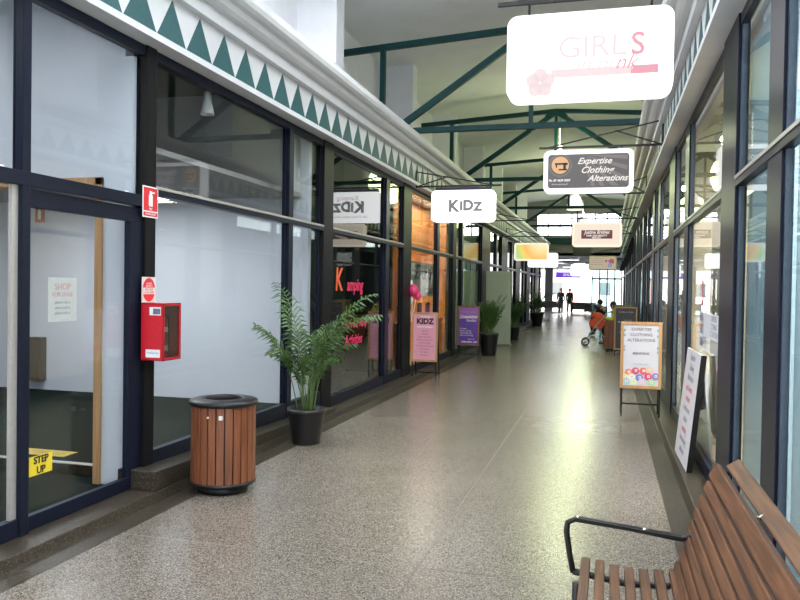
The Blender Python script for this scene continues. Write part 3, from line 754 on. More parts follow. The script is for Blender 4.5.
# banner
t = thing('purple_banner', 'purple sign band across the far bright opening', 'sign', (-2.3, 52, 2.4))
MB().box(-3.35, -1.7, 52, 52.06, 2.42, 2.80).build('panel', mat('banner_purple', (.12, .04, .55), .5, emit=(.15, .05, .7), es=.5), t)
text(t, 'lettering', 'SHOPS', .26, (-2.5, 51.99, 2.61), R_, U_, TW, .002, .2, bold=.004)
MB().box(-3.3, -3.26, 52, 52.04, 2.8, 3.45).build('hanger', BLACKM, t); MB().box(-1.8, -1.76, 52, 52.04, 2.8, 3.45).build('hanger', BLACKM, t)
o = MB()
for (x0, x1, z0, z1) in ((-3.6, -2.5, .66, .74), (-1.5, -.4, .66, .74)):
    pass
def table(x, y, w, label):
    t = thing('cafe_table', label, 'table', (x, y, 0), 'dark tables in the far hall')
    MB().box(x - w / 2, x + w / 2, y - .35, y + .35, .70, .75).build('tabletop', BLACKP, t)
    MB().box(x - w / 2, x + w / 2, y + .3, y + .33, .25, .70).build('modesty_panel', BLACKP, t)
    for a in (-1, 1):
        for b in (-1, 1): MB().tube([(x + a * (w / 2 - .08), y + b * .28, 0), (x + a * (w / 2 - .08), y + b * .28, .70)], .022, 6).build('leg', BLACKP, t)
table(-4.1, 58, 1.6, 'dark table left of the two distant walkers')
table(-1.55, 54, 1.7, 'dark table right of the two distant walkers')
table(-.9, 49, 1.0, 'dark table closest to the glazed screen')
# bright street outside
struct('ground_outside', MB().box(-40, 40, YE, 130, -.12, -.02), mat('pale_paving', (.7, .69, .66), .7))
t = thing('distant_building', 'pale building across the street, seen through the far opening', 'building', (-3, 100, 0))
MB().box(-18, 8, 100, 106, 0, 5).build('wall', mat('pale_render', (.75, .7, .66), .8), t)
MB().box(-4.6, -3.4, 99.9, 100, 0, 3).build('pink_door', mat('salmon', (.6, .3, .24), .8), t)
for x in (-10, -7, -1, 2): MB().box(x, x + 1.4, 99.92, 100, 1, 2.6).build('window', ROOMGREY, t)

# folded dark awning on the right
o = MB().oprism([(0, 0), (-.02, -.35), (-.12, -.75), (-.30, -1.02), (-.42, -1.05), (-.40, -.90), (-.26, -.6), (-.12, -.1), (-.06, .05)], (XR - .02, 25.5, 3.3), (1, 0, 0), (0, 0, 1), (0, 1.2, 0)).build('folded_awning', mat('black_canvas', (.012, .012, .014), .9)); tag(o, 'black canvas awning folded against the right shopfront', 'awning')

# ---------------------------------------------------------------- fire extinguisher cabinet on left post
xp = XL + .0625
t = thing('extinguisher_cabinet', 'red metal fire extinguisher cabinet fixed on the black post', 'cabinet', (xp + .09, 4.95, 1.02))
x0, x1, y0, y1, z0, z1 = xp + .002, xp + .19, 4.855, 5.10, 1.025, 1.455
m = MB(); m.box(x0, x1, y0, y0 + .008, z0, z1); m.box(x0, x1, y1 - .008, y1, z0, z1); m.box(x0, x1, y0, y1, z0, z0 + .008); m.box(x0, x1, y0, y1, z1 - .008, z1); m.box(x0, x0 + .006, y0, y1, z0, z1)
for (a, b, c, d) in ((y0, y0 + .02, z0, z1), (y1 - .02, y1, z0, z1), (y0, y1, z0, z0 + .02), (y0, y1, z1 - .02, z1)): m.box(x1 - .006, x1, a, b, c, d)
m.build('body', RED, t, .002)
MB().box(x1 - .012, x1 - .008, y0 + .02, y1 - .02, z0 + .02, z1 - .02).build('door_glass', GLASSD, t)
lb = MB().box(x1 - .115, x1 - .02, y0 - .0015, y0, z1 - .09, z1 - .03).build('label_plate', WHITE, t)
MB().box(x1 - .085, x1 - .025, y0 - .0022, y0 - .0014, z1 - .082, z1 - .04).build('label_print', mat('grey_blue_print', (.12, .14, .2), .6), t)
MB().box(x1 - .145, x1 - .025, y0 - .0015, y0, z0 + .025, z0 + .085).build('label_plate', WHITE, t)
text(t, 'lettering', 'FireService', .022, (x1 - .085, y0 - .002, z0 + .06), R_, U_, mat('blue_print', (.03, .2, .4), .6), .0004)
e = thing('fire_extinguisher', 'red fire extinguisher with a printed band inside the cabinet', 'extinguisher', (x0 + .09, 4.98, z0 + .01))
cx_, cy_ = x0 + .09, 4.98
MB().lathe([(0, 0), (.045, 0), (.05, .01), (.05, .27), (.04, .30), (.02, .315), (0, .315)], (cx_, cy_, z0 + .01), 20).build('cylinder', RED, e)
MB().lathe([(.051, .06), (.051, .10)], (cx_, cy_, z0 + .01), 20).build('label_band', mat('cream_label', (.7, .62, .5), .6), e)
MB().lathe([(.0512, .20), (.0512, .24)], (cx_, cy_, z0 + .01), 20).build('label_band', WHITE, e)
m = MB().box(cx_ - .015, cx_ + .015, cy_ - .05, cy_ + .02, z0 + .325, z0 + .345); m.box(cx_ - .012, cx_ + .012, cy_ - .06, cy_ + .01, z0 + .36, z0 + .375); m.tube([(cx_, cy_, z0 + .32), (cx_, cy_, z0 + .36)], .012, 8)
m.build('valve', BLACKM, e)
MB().tube([(cx_ + .01, cy_ + .01, z0 + .34), (cx_ + .03, cy_ + .05, z0 + .33), (cx_ + .02, cy_ + .065, z0 + .2), (cx_ + .02, cy_ + .06, z0 + .08)], .009, 6).build('hose', BLACKP, e)
t.location.y += .11; e.location.y += .11
# signs on the post (+X face)
t = thing('extinguisher_sign', 'red and white fire extinguisher location sign high on the black post', 'sign', (xp, 4.95, 2.09))
MB().box(xp + .001, xp + .004, 4.85, 5.05, 2.10, 2.335).build('plate', WHITE, t)
MB().box(xp + .004, xp + .0055, 4.86, 5.04, 2.15, 2.325).build('red_panel', REDD, t); MB().box(xp + .004, xp + .0055, 4.86, 5.04, 2.11, 2.14).build('red_strip', REDD, t)
m = MB().box(xp + .0055, xp + .007, 4.925, 4.975, 2.185, 2.27); m.box(xp + .0055, xp + .007, 4.935, 4.965, 2.27, 2.30); m.box(xp + .0055, xp + .007, 4.965, 5.0, 2.285, 2.295); m.build('symbol', WHITE, t)
text(t, 'lettering', 'FIRE', .025, (xp + .006, 4.95, 2.165), (0, 1, 0), U_, WHITE, .0008)
text(t, 'lettering', 'EXTINGUISHER', .02, (xp + .006, 4.95, 2.125), (0, 1, 0), U_, WHITE, .0008)
t.location.y += .12
t = thing('extinguisher_notice', 'white notice with red oval on the post above the cabinet', 'sign', (xp, 4.93, 1.46))
MB().box(xp + .001, xp + .004, 4.85, 5.03, 1.457, 1.65).build('plate', mat('off_white', (.65, .6, .58), .6), t)
ov = [(.08 * math.cos(2 * PI * k / 28), .09 * math.sin(2 * PI * k / 28)) for k in range(28)]
MB().oprism(ov, (xp + .004, 4.94, 1.553), (0, 1, 0), U_, (.0012, 0, 0)).build('red_oval', REDD, t)
MB().box(xp + .0055, xp + .0062, 4.862, 5.018, 1.52, 1.57).build('text_panel', MATS['off_white'], t)
text(t, 'lettering', 'DO NOT', .018, (xp + .0062, 4.94, 1.60), (0, 1, 0), U_, WHITE, .0004); text(t, 'lettering', 'OBSTRUCT', .018, (xp + .0062, 4.94, 1.582), (0, 1, 0), U_, WHITE, .0004)
text(t, 'lettering', 'KEEP CLEAR', .02, (xp + .0068, 4.94, 1.555), (0, 1, 0), U_, REDD, .0004); text(t, 'lettering', 'AT ALL TIMES', .02, (xp + .0068, 4.94, 1.533), (0, 1, 0), U_, REDD, .0004)

t.location.y += .12
# ---------------------------------------------------------------- litter bin
bc = (-2.875, 5.36)
t = thing('litter_bin', 'round litter bin clad in reddish timber slats with black lid', 'bin', (*bc, 0))
MB().lathe([(0, 0), (.19, 0), (.195, .01), (.195, .06), (0, .06)], (*bc, 0), 40).build('base', BLACKM, t)
MB().lathe([(0, .06), (.24, .06), (.255, .066), (.255, .085), (.2, .09), (0, .09)], (*bc, 0), 40).build('bottom_ring', BLACKM, t)
MB().lathe([(0, .09), (.212, .09), (.212, .68), (.12, .68), (.12, .1), (0, .1)], (*bc, 0), 40).build('liner', mat('black_liner', (.008, .008, .008), .6), t)
m = MB(); n = 24
for k in range(n):
    a0 = 2 * PI * (k + .07) / n; a1 = 2 * PI * (k + .93) / n
    vs = []
    for r_ in (.220, .248):
        for a in (a0, (a0 + a1) / 2, a1): vs.append((r_ * math.cos(a), r_ * math.sin(a)))
    m.prism([(bc[0] + p[0], bc[1] + p[1]) for p in (vs[0], vs[1], vs[2], vs[5], vs[4], vs[3])], .088, .672, 'Z')
m.build('slat_cladding', TEAKZ, t, .002)
MB().lathe([(.215, .672), (.262, .672), (.266, .687), (.262, .704), (.238, .714), (.165, .722), (.15, .722), (.142, .712), (.142, .64), (.152, .64), (.20, .672)], (*bc, 0), 48).build('lid', BLACKM, t)
MB().box(bc[0] + .09, bc[0] + .115, bc[1] - .2405 - .006, bc[1] - .225, .585, .615).build('sticker', WHITE, t)
MB().oprism(circ(.009, 8), (bc[0] + .002, bc[1] - .2505, .60), R_, U_, (0, .004, 0)).build('paint_spot', WHITE, t)
o = t

# ---------------------------------------------------------------- palms
def frond(mb, base, direction, length, lean, leaf_len=.2, n=16, droop=1.0):
    d = V((math.cos(direction), math.sin(direction), 0)); pts = []
    a = lean; p = V(base); seg = length / 14
    for k in range(15):
        pts.append(p.copy()); a += (droop * .085) * (k / 7)
        p = p + (d * math.sin(a) + V((0, 0, 1)) * math.cos(a)) * seg
    mb.tube(pts, [.007 * (1 - k / 20) for k in range(15)], 5, 1)
    for k in range(n):
        f = .36 + .64 * k / n; i = min(13, int(f * 14)); q = pts[i] + (pts[i + 1] - pts[i]) * (f * 14 - i)
        tdir = (pts[i + 1] - pts[i]).normalized(); side = tdir.cross(V((0, 0, 1)))
        if side.length < .1: side = V((-d.y, d.x, 0))
        side.normalize(); upn = side.cross(tdir).normalized()
        L = leaf_len * (math.sin(PI * (.18 + .77 * (k / n)))) * random.uniform(.85, 1.1)
        for s in (-1, 1):
            e = (side * s * .75 + tdir * .65 + upn * random.uniform(-.15, .25)).normalized()
            w = tdir * .011
            mid = q + e * L * .5 + V((0, 0, .01)); tip = q + e * L - V((0, 0, L * .35))
            th = upn * .0012
            vs = [q - w * .5, q + w * .5, mid + w, mid - w, tip]
            vs2 = vs + [v + th for v in vs]
            mb.add(vs2, [(0, 1, 2, 3), (3, 2, 4), (6, 5, 8, 7), (7, 8, 9), (0, 5, 6, 1), (1, 6, 7, 2), (2, 7, 9, 4), (3, 8, 5, 0), (4, 9, 8, 3)], 0)
def palm(cx, cy, rt, rb, hp, height, nf, label, leafm, seed, leaf=.2, potname='pot', bias=None, base_z=0, spread=1.0, group='potted palms', dr=(.6, 1.35)):
    random.seed(seed)
    t = thing('potted_palm', label, 'plant', (cx, cy, base_z), group)
    z = base_z
    MB().lathe([(0, 0), (rb, 0), (rb + .004, .01), (rb + (rt - rb) * .45, hp * .42), (rb + (rt - rb) * .45 + .004, hp * .44), (rb + (rt - rb) * .8, hp * .8), (rt - .004, hp * .86), (rt, hp * .88), (rt + .004, hp), (rt - .012, hp), (rt - .02, hp * .9), (0, hp * .86)], (cx, cy, z), 36).build('pot', BLACKP, t)
    MB().lathe([(0, hp * .9), (rt - .02, hp * .88)], (cx, cy, z), 24).build('soil', SOIL, t)
    m = MB()
    for k in range(nf):
        a = 2 * PI * k / nf * 2.4 + random.uniform(-.3, .3); rr = random.uniform(.02, rt * .5)
        if bias is not None and random.random() < .5: a = bias + random.uniform(-.6, .6)
        L = (height - hp) * random.uniform(.45, 1.15) * (1.0 if k % 3 else 1.2)
        b = (cx + rr * math.cos(a), cy + rr * math.sin(a), z + hp * .88)
        frond(m, b, a, L, random.uniform(.03, .38) * spread, leaf, 18, random.uniform(*dr) * spread)
    m.build('foliage', [leafm, STEM], t, recalc=False)
    return t
palm(-2.935, 7.21, .195, .135, .36, 1.62, 20, 'green palm in a black pot beside the empty shop window', LEAF, 31, .22, spread=.62, dr=(1.0, 2.6))
palm(-2.72, 18.15, .23, .17, .55, 1.35, 34, 'bushy palm in a black pot beside the purple sandwich board', LEAF, 11, .17, spread=.62)
palm(-2.80, 24.0, .17, .13, .42, 1.3, 16, 'dark leafy palm in a black pot right of the tall pale screen', LEAF2, 12, .2, spread=.7)
palm(-2.95, 33.8, .3, .2, .6, 1.7, 16, 'small distant dark palm in a black pot near the far end', LEAF2, 13, .22)

# tall pale screen
t = thing('tall_screen', 'tall pale greenish white screen standing by the left shopfront', 'screen', (-2.98, 21.5, 0))
MB().box(-3.32, -2.64, 21.45, 21.75, .03, 2.10).build('panel', mat('pale_screen', (.42, .47, .38), .6, noise=.03), t, .01)
MB().box(-3.32, -2.62, 21.42, 21.78, .0, .05).build('base', mat('grey_base', (.2, .2, .19), .5), t)

# ---------------------------------------------------------------- sandwich boards
def aframe(cx, y, w, z0, h, base, label, woodm, facem, group='sandwich boards', legs=.12, lean=.05):
    t = thing('sandwich_board', label, 'sign board', (cx, y, base), group)
    up = V((0, lean, 1)).normalized(); o = V((cx, y, z0)); n = V((1, 0, 0)).cross(up)   # towards -Y
    fw = .035
    m = MB()
    def slab(u0, u1, v0, v1, d0, d1, mi=0): m.obox(o + V((u0, 0, 0)) + up * v0 + n * d0, V((u1 - u0, 0, 0)), up * (v1 - v0), n * (d1 - d0), mi)
    slab(-w / 2, -w / 2 + fw, 0, h, -.01, .014); slab(w / 2 - fw, w / 2, 0, h, -.01, .014); slab(-w / 2 + fw, w / 2 - fw, 0, fw, -.01, .014); slab(-w / 2 + fw, w / 2 - fw, h - fw, h, -.01, .014)
    m.build('board_frame', woodm, t, .002)
    m = MB(); slab(-w / 2 + fw, w / 2 - fw, fw, h - fw, -.006, .006); m.build('poster', facem, t)
    # rear leg frame
    m = MB()
    for s in (-1, 1):
        m.bar((cx + s * (w / 2 - .02), y + .30, base), o + V((s * (w / 2 - .02), 0.02, 0)) + up * (h - .03), .02)
        m.bar((cx + s * (w / 2 - .02), y, base), o + V((s * (w / 2 - .02), 0, 0)) + up * .02, .02)
    m.bar((cx - w / 2 + .02, y + .24, base + .12), (cx + w / 2 - .02, y + .24, base + .12), .02)
    m.build('leg_frame', BLACKM, t)
    def txt(s, size, u, v, mm, **k): return text(t, 'lettering', s, size, o + V((u, 0, 0)) + up * v + n * .008, (1, 0, 0), up, mm, .0008, **k)
    return t, txt, o, up, n
# pink KIDZ board
t, tx, o, up, n = aframe(-3.02, 12.72, .46, .33, .85, .0, 'pink sandwich board headed KIDZ beside the orange shop', PALEWOOD, PINK)
MAR = mat('maroon_print', (.25, .06, .12), .6)
tx('KIDZ', .13, 0, .69, BLACKI, bold=.007); tx('Kamping', .05, 0, .775, WHITE, shear=.2); tx('school holidays', .045, 0, .60, WHITE, bold=.001)
for k, s_ in enumerate(('painting', 'cooking', 'dance and drama', 'birthday parties here', 'craft mornings', 'story time every week', 'music group', 'face paint', 'play room')): tx(s_, .034, 0, .53 - k * .052, MAR)
# purple board
t, tx, o, up, n = aframe(-2.97, 16.7, .50, .33, .88, .0, 'purple sandwich board beside the bushy palm', wood('brown_frame', (.14, .07, .04), (.25, .13, .07), 'Z'), PURPLE)
MB().obox(o + V((-.225, 0, 0)) + up * .60 + n * .0062, (.45, 0, 0), up * .24, n * .001).build('mauve_panel', MAUVE, t)
tx('Livewiring', .11, -.0, .64, WHITE, shear=.3, bold=.002, sx=.85); tx('Studios', .075, .06, .56, WHITE, shear=.3); tx('massage and wellbeing', .038, 0, .75, mat('lilac_print', (.4, .25, .55), .6))
for k, s_ in enumerate(('massage', 'facials, waxing', 'reflexology too', 'nails and tanning')): tx(s_, .045, -.19, .38 - k * .05, WHITE, align='LEFT')
tx('4639 1134', .035, .07, .14, WHITE); tx('OPEN MON - SAT', .045, .03, .08, WHITE, bold=.002)
# expertise board (right), standing on the ledge
t, tx, o, up, n = aframe(.405, 9.55, .475, .43, .80, .09, 'white sandwich board with coloured thread spools at the bottom', PALEWOOD, mat('poster_white', (.55, .55, .62), .5, noise=0), legs=.1, lean=.02)
for k, s_ in enumerate(('EXPERTISE', 'CLOTHING', 'ALTERATIONS')): tx(s_, .05, 0, .71 - k * .065, mat('grey_print', (.22, .2, .24), .6), bold=.001)
tx('MENDING', .042, 0, .42, MATS['grey_print'], bold=.001); tx('Your local store', .028, 0, .295, mat('teal_print', (.25, .4, .45), .6))
for (u, v) in ((-.19, .70), (-.19, .64), (-.19, .50), (-.19, .46), (.19, .70), (.19, .63), (.19, .49), (.19, .44)): tx('&', .04, u, v, mat('green_print', (.1, .25, .22), .6))
spools = [(-.14, .19, (.75, .2, .12)), (-.06, .21, (.6, .08, .15)), (.03, .21, (.65, .12, .1)), (.10, .22, (.65, .45, .35)),
          (-.185, .125, (.75, .6, .25)), (-.105, .135, (.7, .68, .66)), (-.015, .13, (.16, .22, .6)), (.085, .145, (.65, .06, .2)), (.175, .15, (.3, .2, .5)),
          (-.18, .055, (.35, .5, .6)), (-.085, .062, (.6, .68, .45)), (.015, .058, (.65, .5, .6)), (.12, .07, (.35, .6, .35))]
for k, (u, v, c) in enumerate(spools):
    r_ = .044; v = max(v, .078)
    u = max(-.168, min(.168, u))
    b = MB().oprism(circ(r_, 20), o + V((u, 0, 0)) + up * v + n * (.0065 + .0003 * k), (1, 0, 0), up, n * .0012).build('thread_spool_print', mat('spool_%d' % k, c, .5, noise=0), t)
    MB().oprism(circ(.016, 12), o + V((u + .006, 0, 0)) + up * (v + .006) + n * (.0078 + .0003 * k), (1, 0, 0), up, n * .0009).build('spool_centre', WHITE, b)
    MB().oprism(circ(.007, 10), o + V((u + .006, 0, 0)) + up * (v + .006) + n * (.0088 + .0003 * k), (1, 0, 0), up, n * .0006).build('spool_hole', BLACKI, b)
# chalkboard far right
t, tx, o, up, n = aframe(.46, 19.8, .55, .12, 1.08, .0, 'dark chalkboard sandwich sign behind the thread spool board', PALEWOOD, mat('chalk_grey', (.07, .065, .08), .6))
CH = mat('chalk_print', (.5, .48, .5), .8)
tx('Coffee & Cake', .06, 0, .95, CH, shear=.2); tx('fresh daily', .045, .05, .75, CH); tx('scones', .05, -.08, .45, CH); tx('open now', .04, .0, .15, CH)
tx('*', .12, -.16, .68, WHITE)
# second board edge behind it
o = MB().box(.18, .62, 20.35, 20.38, .35, 1.24); o.box(.18, .21, 20.35, 20.38, .0, .35); o.box(.59, .62, 20.35, 20.38, 0, .35)
tag(o.build('notice_board', mat('olive_wood', (.2, .15, .05), .6)), 'plain olive timber board standing behind the chalkboard sign', 'board')
t = thing('timber_planter', 'square reddish timber planter box behind the chalkboard', 'planter', (.2, 20.8, 0))
m = MB()
for k in range(5): m.box(-.03 + k * .092, -.03 + k * .092 + .085, 20.62, 20.645, .08, .80); 
for k in range(5): m.box(-.055, -.03, 20.645 + k * .09, 20.645 + k * .09 + .083, .08, .80)
m.box(-.03, .45, 21.07, 21.095, .08, .80); m.box(.43, .455, 20.645, 21.07, .08, .8)
m.build('planks', TEAKZ, t); m = MB().box(-.02, .42, 20.65, 21.06, .02, .7); m.build('liner', BLACKP, t)
m = MB()
for x in (0, .38): 
    for y in (20.68, 21.0): m.box(x, x + .04, y, y + .04, 0, .08)
m.build('feet', BLACKP, t)

# leaning A-board on right ledge
t = thing('sandwich_board', 'white printed sandwich board standing on the ledge beside the navy post', 'sign board', (.68, 7.2, .09), 'sandwich boards')
o = V((.648, 7.66, .09)); d = V((.018, -1.0, 0)).normalized(); up = V((.10, 0, 1)).normalized(); n = -d.cross(up)
if n.x > 0: n = -n
L, H = .92, .99
MB().obox(o, d * L, up * H, -n * .02).build('board_panel', mat('board_white', (.66, .64, .66), .55, noise=.04), t)
up2 = V((-.02, 0, 1)).normalized()
MB().obox(o + V((.20, 0, 0)) + d * .0, d * L, V((.135 * H - .20 - .02, 0, H - .03)), V((.02, 0, 0))).build('rear_panel', WHITE, t)
m = MB(); e = o + d * L
m.obox(e + up * 0, d * .012, up * H, -n * .045); m.build('edge_rail', BLACKM, t)
PT = V((0, -1, 0))
def lt(s_, size, a, v, mm, **k): return text(t, 'lettering', s_, size, o + d * a + up * v + n * .002, d, up, mm, .0006, **k)
RP_ = mat('rose_print', (.6, .2, .25), .6); GP_ = mat('mid_grey_print', (.35, .34, .38), .6)
for k, (s_, mm) in enumerate((('Expertise', GP_), ('Clothing', GP_), ('Alterations', GP_), ('zips & hems', RP_), ('curtains', RP_), ('formal wear', GP_), ('leather', GP_), ('mending', RP_), ('dressmaking', GP_), ('uniforms', GP_))):
    lt(s_, .085, .46, .93 - k * .092, mm, shear=.1)
# notices on the glass of right bay
t = thing('paper_notice', 'white paper notice reading clothing alterations on the right window', 'notice', (XR - .008, 6.4, 1.18))
MB().box(XR - .0085, XR - .006, 5.72, 7.05, 1.22, 1.42).build('paper', mat('paper_bluewhite', (.62, .64, .68), .6), t)
for k, s_ in enumerate(('EXPERTISE', 'CLOTHING', 'ALTERATION')): text(t, 'lettering', s_, .07, (XR - .0092, 6.4, 1.385 - .06 * k), (0, -1, 0), U_, GP_, .0005)
t = thing('vertical_banner', 'narrow vertical white notice with red mark on the right window', 'notice', (XR + .009, 7.25, 1.1))
MB().box(XR + .006, XR + .0085, 6.95, 7.5, 1.10, 1.72).build('paper', MATS['paper_bluewhite'], t)
text(t, 'lettering', 'S', .3, (XR - .0055, 7.2, 1.58), (0, -1, 0), U_, mat('deep_red_print', (.5, .05, .08), .6), .0005, bold=.01)
for k, s_ in enumerate(('SEW', 'ALL', 'DAY')): text(t, 'lettering', s_, .1, (XR - .0055, 7.22, 1.38 - .11 * k), (0, -1, 0), U_, mat('mid_blue_print', (.15, .16, .22), .6), .0005, bold=.004)

# ---------------------------------------------------------------- bench
t = thing('park_bench', 'timber slatted bench with black metal arm, right foreground', 'bench', (.2, 2.4, 0))
yf, yn = 3.27, .9
m = MB()
sx = [-.085 + .058 * k for k in range(7)]
for k, x in enumerate(sx):
    z = .445 - .022 * math.sin(PI * k / 7)
    m.box(x, x + .037, yn, yf + (0.02 if k == 1 else 0), z, z + .035)
m.build('seat', TEAKY, t, .004)
# back slats follow a curve
m = MB()
bp = []
BS = [(.300, .487), (.318, .545), (.336, .602), (.352, .658), (.370, .712), (.388, .767), (.408, .822)]
for k, (x, z) in enumerate(BS + [(.432, .884)]):
    ang = math.radians(72 - 1.2 * k)
    d = V((math.cos(ang), 0, math.sin(ang))); nn = V((-math.sin(ang), 0, math.cos(ang)))
    wd = .040 if k < 7 else .062
    m.obox(V((x, yn, z)) - d * wd / 2 - nn * .014, (0, yf - yn, 0), d * wd, nn * .028)
m.build('backrest', TEAKY, t, .004)
m = MB(); d = V((math.cos(math.radians(35)), 0, math.sin(math.radians(35)))); nn = V((-d.z, 0, d.x))
m.obox(V((.484, yn, .902)) - d * .01 - nn * .014, (0, yf - yn - .02, 0), d * .060, nn * .03)
m.build('top_rail', TEAKY, t, .005)
for y in (3.22, 1.1):
    m = MB()
    m.tube([(-.115, y, .432), (-.05, y, .425), (.1, y, .405), (.26, y, .415), (.315, y, .455), (.345, y, .55), (.386, y, .68), (.432, y, .81), (.455, y, .87), (.49, y, .905), (.53, y, .925)], .014, 8)
    m.build('support', BLACKM, t)
    m = MB()
    # arm loop
    pts = [(-.115, y, .43), (-.13, y, .5), (-.145, y, .60), (-.14, y, .635), (-.11, y, .652), (.1, y, .635), (.25, y, .617), (.305, y, .612), (.335, y, .622), (.352, y, .65)]
    m.tube(pts[:4] + pts[4:], .0125, 8)
    m.obox((-.11, y - .022, .652), (.42, 0, -.040), (0, .044, 0), (0, 0, .010))
    m.build('armrest', BLACKM, t)
    m = MB()
    m.tube([(-.10, y, .39), (-.10, y, .02)], .018, 8); m.tube([(.32, y, .44), (.46, y, .02)], .018, 8)
    m.tube([(-.13, y, .012), (.0, y, .012)], .012, 6); m.tube([(.42, y, .012), (.50, y, .012)], .012, 6); m.build('leg', BLACKM, t)
m = MB()
for y in (2.55, 1.7): m.ball((.482, y, .905), .013); m.tube([(.455, y, .90), (.51, y, .925)], .007, 6)
for y in (3.22,): m.ball((.165, y, .637), .011, .011, .005); m.ball((-.10, y, .661), .008, .008, .005)
m.build('bolt', CHROME, t)

# ---------------------------------------------------------------- people
def skin(name, verts, edges, radii, m, parent, sub=1):
    off = wpos(parent)
    me = bpy.data.meshes.new(name); me.from_pydata([V(v) - off for v in verts], edges, []); me.update()
    ob = bpy.data.objects.new(name, me); C.objects.link(ob)
    md = ob.modifiers.new('skin', 'SKIN'); md.use_smooth_shade = True
    sv = me.skin_vertices[0].data if me.skin_vertices else None
    if sv is None:
        bpy.context.view_layer.objects.active = ob; me.attributes; 
        import bmesh
        bm = bmesh.new(); bm.from_mesh(me); bm.verts.layers.skin.verify(); bm.to_mesh(me); bm.free(); sv = me.skin_vertices[0].data
    for i, r_ in enumerate(radii):
        sv[i].radius = (r_, r_) if not isinstance(r_, tuple) else r_
    sv[0].use_root = True
    s2 = ob.modifiers.new('sub', 'SUBSURF'); s2.levels = sub; s2.render_levels = sub
    bpy.context.view_layer.update()
    nm = bpy.data.meshes.new_from_object(ob.evaluated_get(bpy.context.evaluated_depsgraph_get()))
    nm.name = name; bpy.data.objects.remove(ob); bpy.data.meshes.remove(me)
    nm.materials.clear(); nm.materials.append(m)
    for p in nm.polygons: p.use_smooth = True
    o = bpy.data.objects.new(name, nm); C.objects.link(o); o.parent = parent
    return o
def person(base, J, facing, label, top, bottom, hairm, shoe=BLACKP, long_hair=False, name='person', coat=False):
    """J: joints relative to base in the person's frame (x = forward, y = left, z = up)"""
    t = thing(name, label, 'person', base)
    c, s = math.cos(facing), math.sin(facing)
    W = lambda p: V((base[0] + c * p[0] - s * p[1], base[1] + s * p[0] + c * p[1], base[2] + p[2]))
    v = []; e = []; r = []
    def add(p, rad, par=None):
        v.append(W(p)); r.append(rad)
        if par is not None: e.append((par, len(v) - 1))
        return len(v) - 1
    pel = add(J['pelvis'], .12); wa = add(J['waist'], .11, pel); ch = add(J['chest'], .13, wa); nk = add(J['neck'], .05, ch)
    hd = V(J['head']); h1 = add(hd - V((0, 0, .07)), .062, nk); h2 = add(hd, .085, h1); h3 = add(hd + V((0, 0, .075)), .06, h2)
    for sd in ('l', 'r'):
        sh = add(J['sh' + sd], .055, ch); el = add(J['el' + sd], .04, sh); wr = add(J['wr' + sd], .026, el)
        a = V(J['wr' + sd]); dirn = (a - V(J['el' + sd])).normalized(); pm = add(a + dirn * .05, .03, wr)
        lat = dirn.cross(V((0, 0, 1)));
        if lat.length < .2: lat = V((0, 1, 0))
        lat.normalize()
        for q, (o_, ln) in enumerate(((-.03, .07), (-.01, .085), (.012, .08), (.032, .062))):
            b1 = add(a + dirn * .085 + lat * o_, .009, pm); add(a + dirn * (.085 + ln * .6) + lat * o_ + V((0, 0, -.012)), .008, b1)
        tb = add(a + dirn * .05 + lat * -.045, .010, pm); add(a + dirn * .09 + lat * -.06, .009, tb)
        hp = add(J['hip' + sd], .085, pel); kn = add(J['kn' + sd], .055, hp); an = add(J['an' + sd], .038, kn); add(V(J['an' + sd]) + V((.14, 0, -.05)), .03, an)
    skin('body', v, e, r, SKIN, t, 1)
    # clothing
    v = []; e = []; r = []
    pel = add(V(J['pelvis']) + V((0, 0, .02)), .135 if not coat else .15); wa = add(J['waist'], .128, pel); ch = add(J['chest'], .148, wa); add(V(J['neck']) - V((0, 0, .03)), .065, ch)
    if coat: add(V(J['pelvis']) - V((0, 0, .30)), .15, pel)
    for sd in ('l', 'r'):
        sh = add(J['sh' + sd], .072, ch); el = add(J['el' + sd], .055, sh); add(V(J['el' + sd]).lerp(V(J['wr' + sd]), .9), .04, el)
    skin('jacket', v, e, r, top, t, 1)
    v = []; e = []; r = []
    pel = add(V(J['pelvis']) - V((0, 0, .02)), .13)
    for sd in ('l', 'r'):
        hp = add(J['hip' + sd], .10, pel); kn = add(J['kn' + sd], .072, hp); add(V(J['kn' + sd]).lerp(V(J['an' + sd]), .93), .055, kn)
    skin('trousers', v, e, r, bottom, t, 1)
    for sd in ('l', 'r'):
        a = V(J['an' + sd]); v = []; e = []; r = []
        k = add(a + V((-.03, 0, -.02)), .045); k2 = add(a + V((.05, 0, -.045)), .042, k); add(a + V((.16, 0, -.055)), .034, k2); skin('shoe', v, e, r, shoe, t, 1)
    hw = W(J['head']); f = V((c, s, 0)); l = V((-s, c, 0))
    m = MB(); q = hw - f * .018 + V((0, 0, .03)); m.ball(q, .098, .098, .105, 14, 9)
    if long_hair: m.ball(hw - f * .06 - V((0, 0, .08)), .085, .085, .16, 12, 8)
    m.build('hair', hairm, t)
    m = MB(); m.ball(hw + f * .092 - V((0, 0, .012)), .016, .016, .024, 8, 6); m.build('nose', SKIN, t)
    for sd in (-1, 1):
        MB().ball(hw + f * .082 + l * sd * .032 + V((0, 0, .008)), .011, .011, .011, 8, 6).build('eye', BLACKI, t)
        MB().ball(hw + l * sd * .088 - V((0, 0, .01)), .016, .014, .028, 8, 6).build('ear', SKIN, t)
    MB().ball(hw + f * .078 - V((0, 0, .052)), .012, .022, .006, 8, 6).build('mouth', mat('lip', (.35, .1, .1), .6), t)
    return t
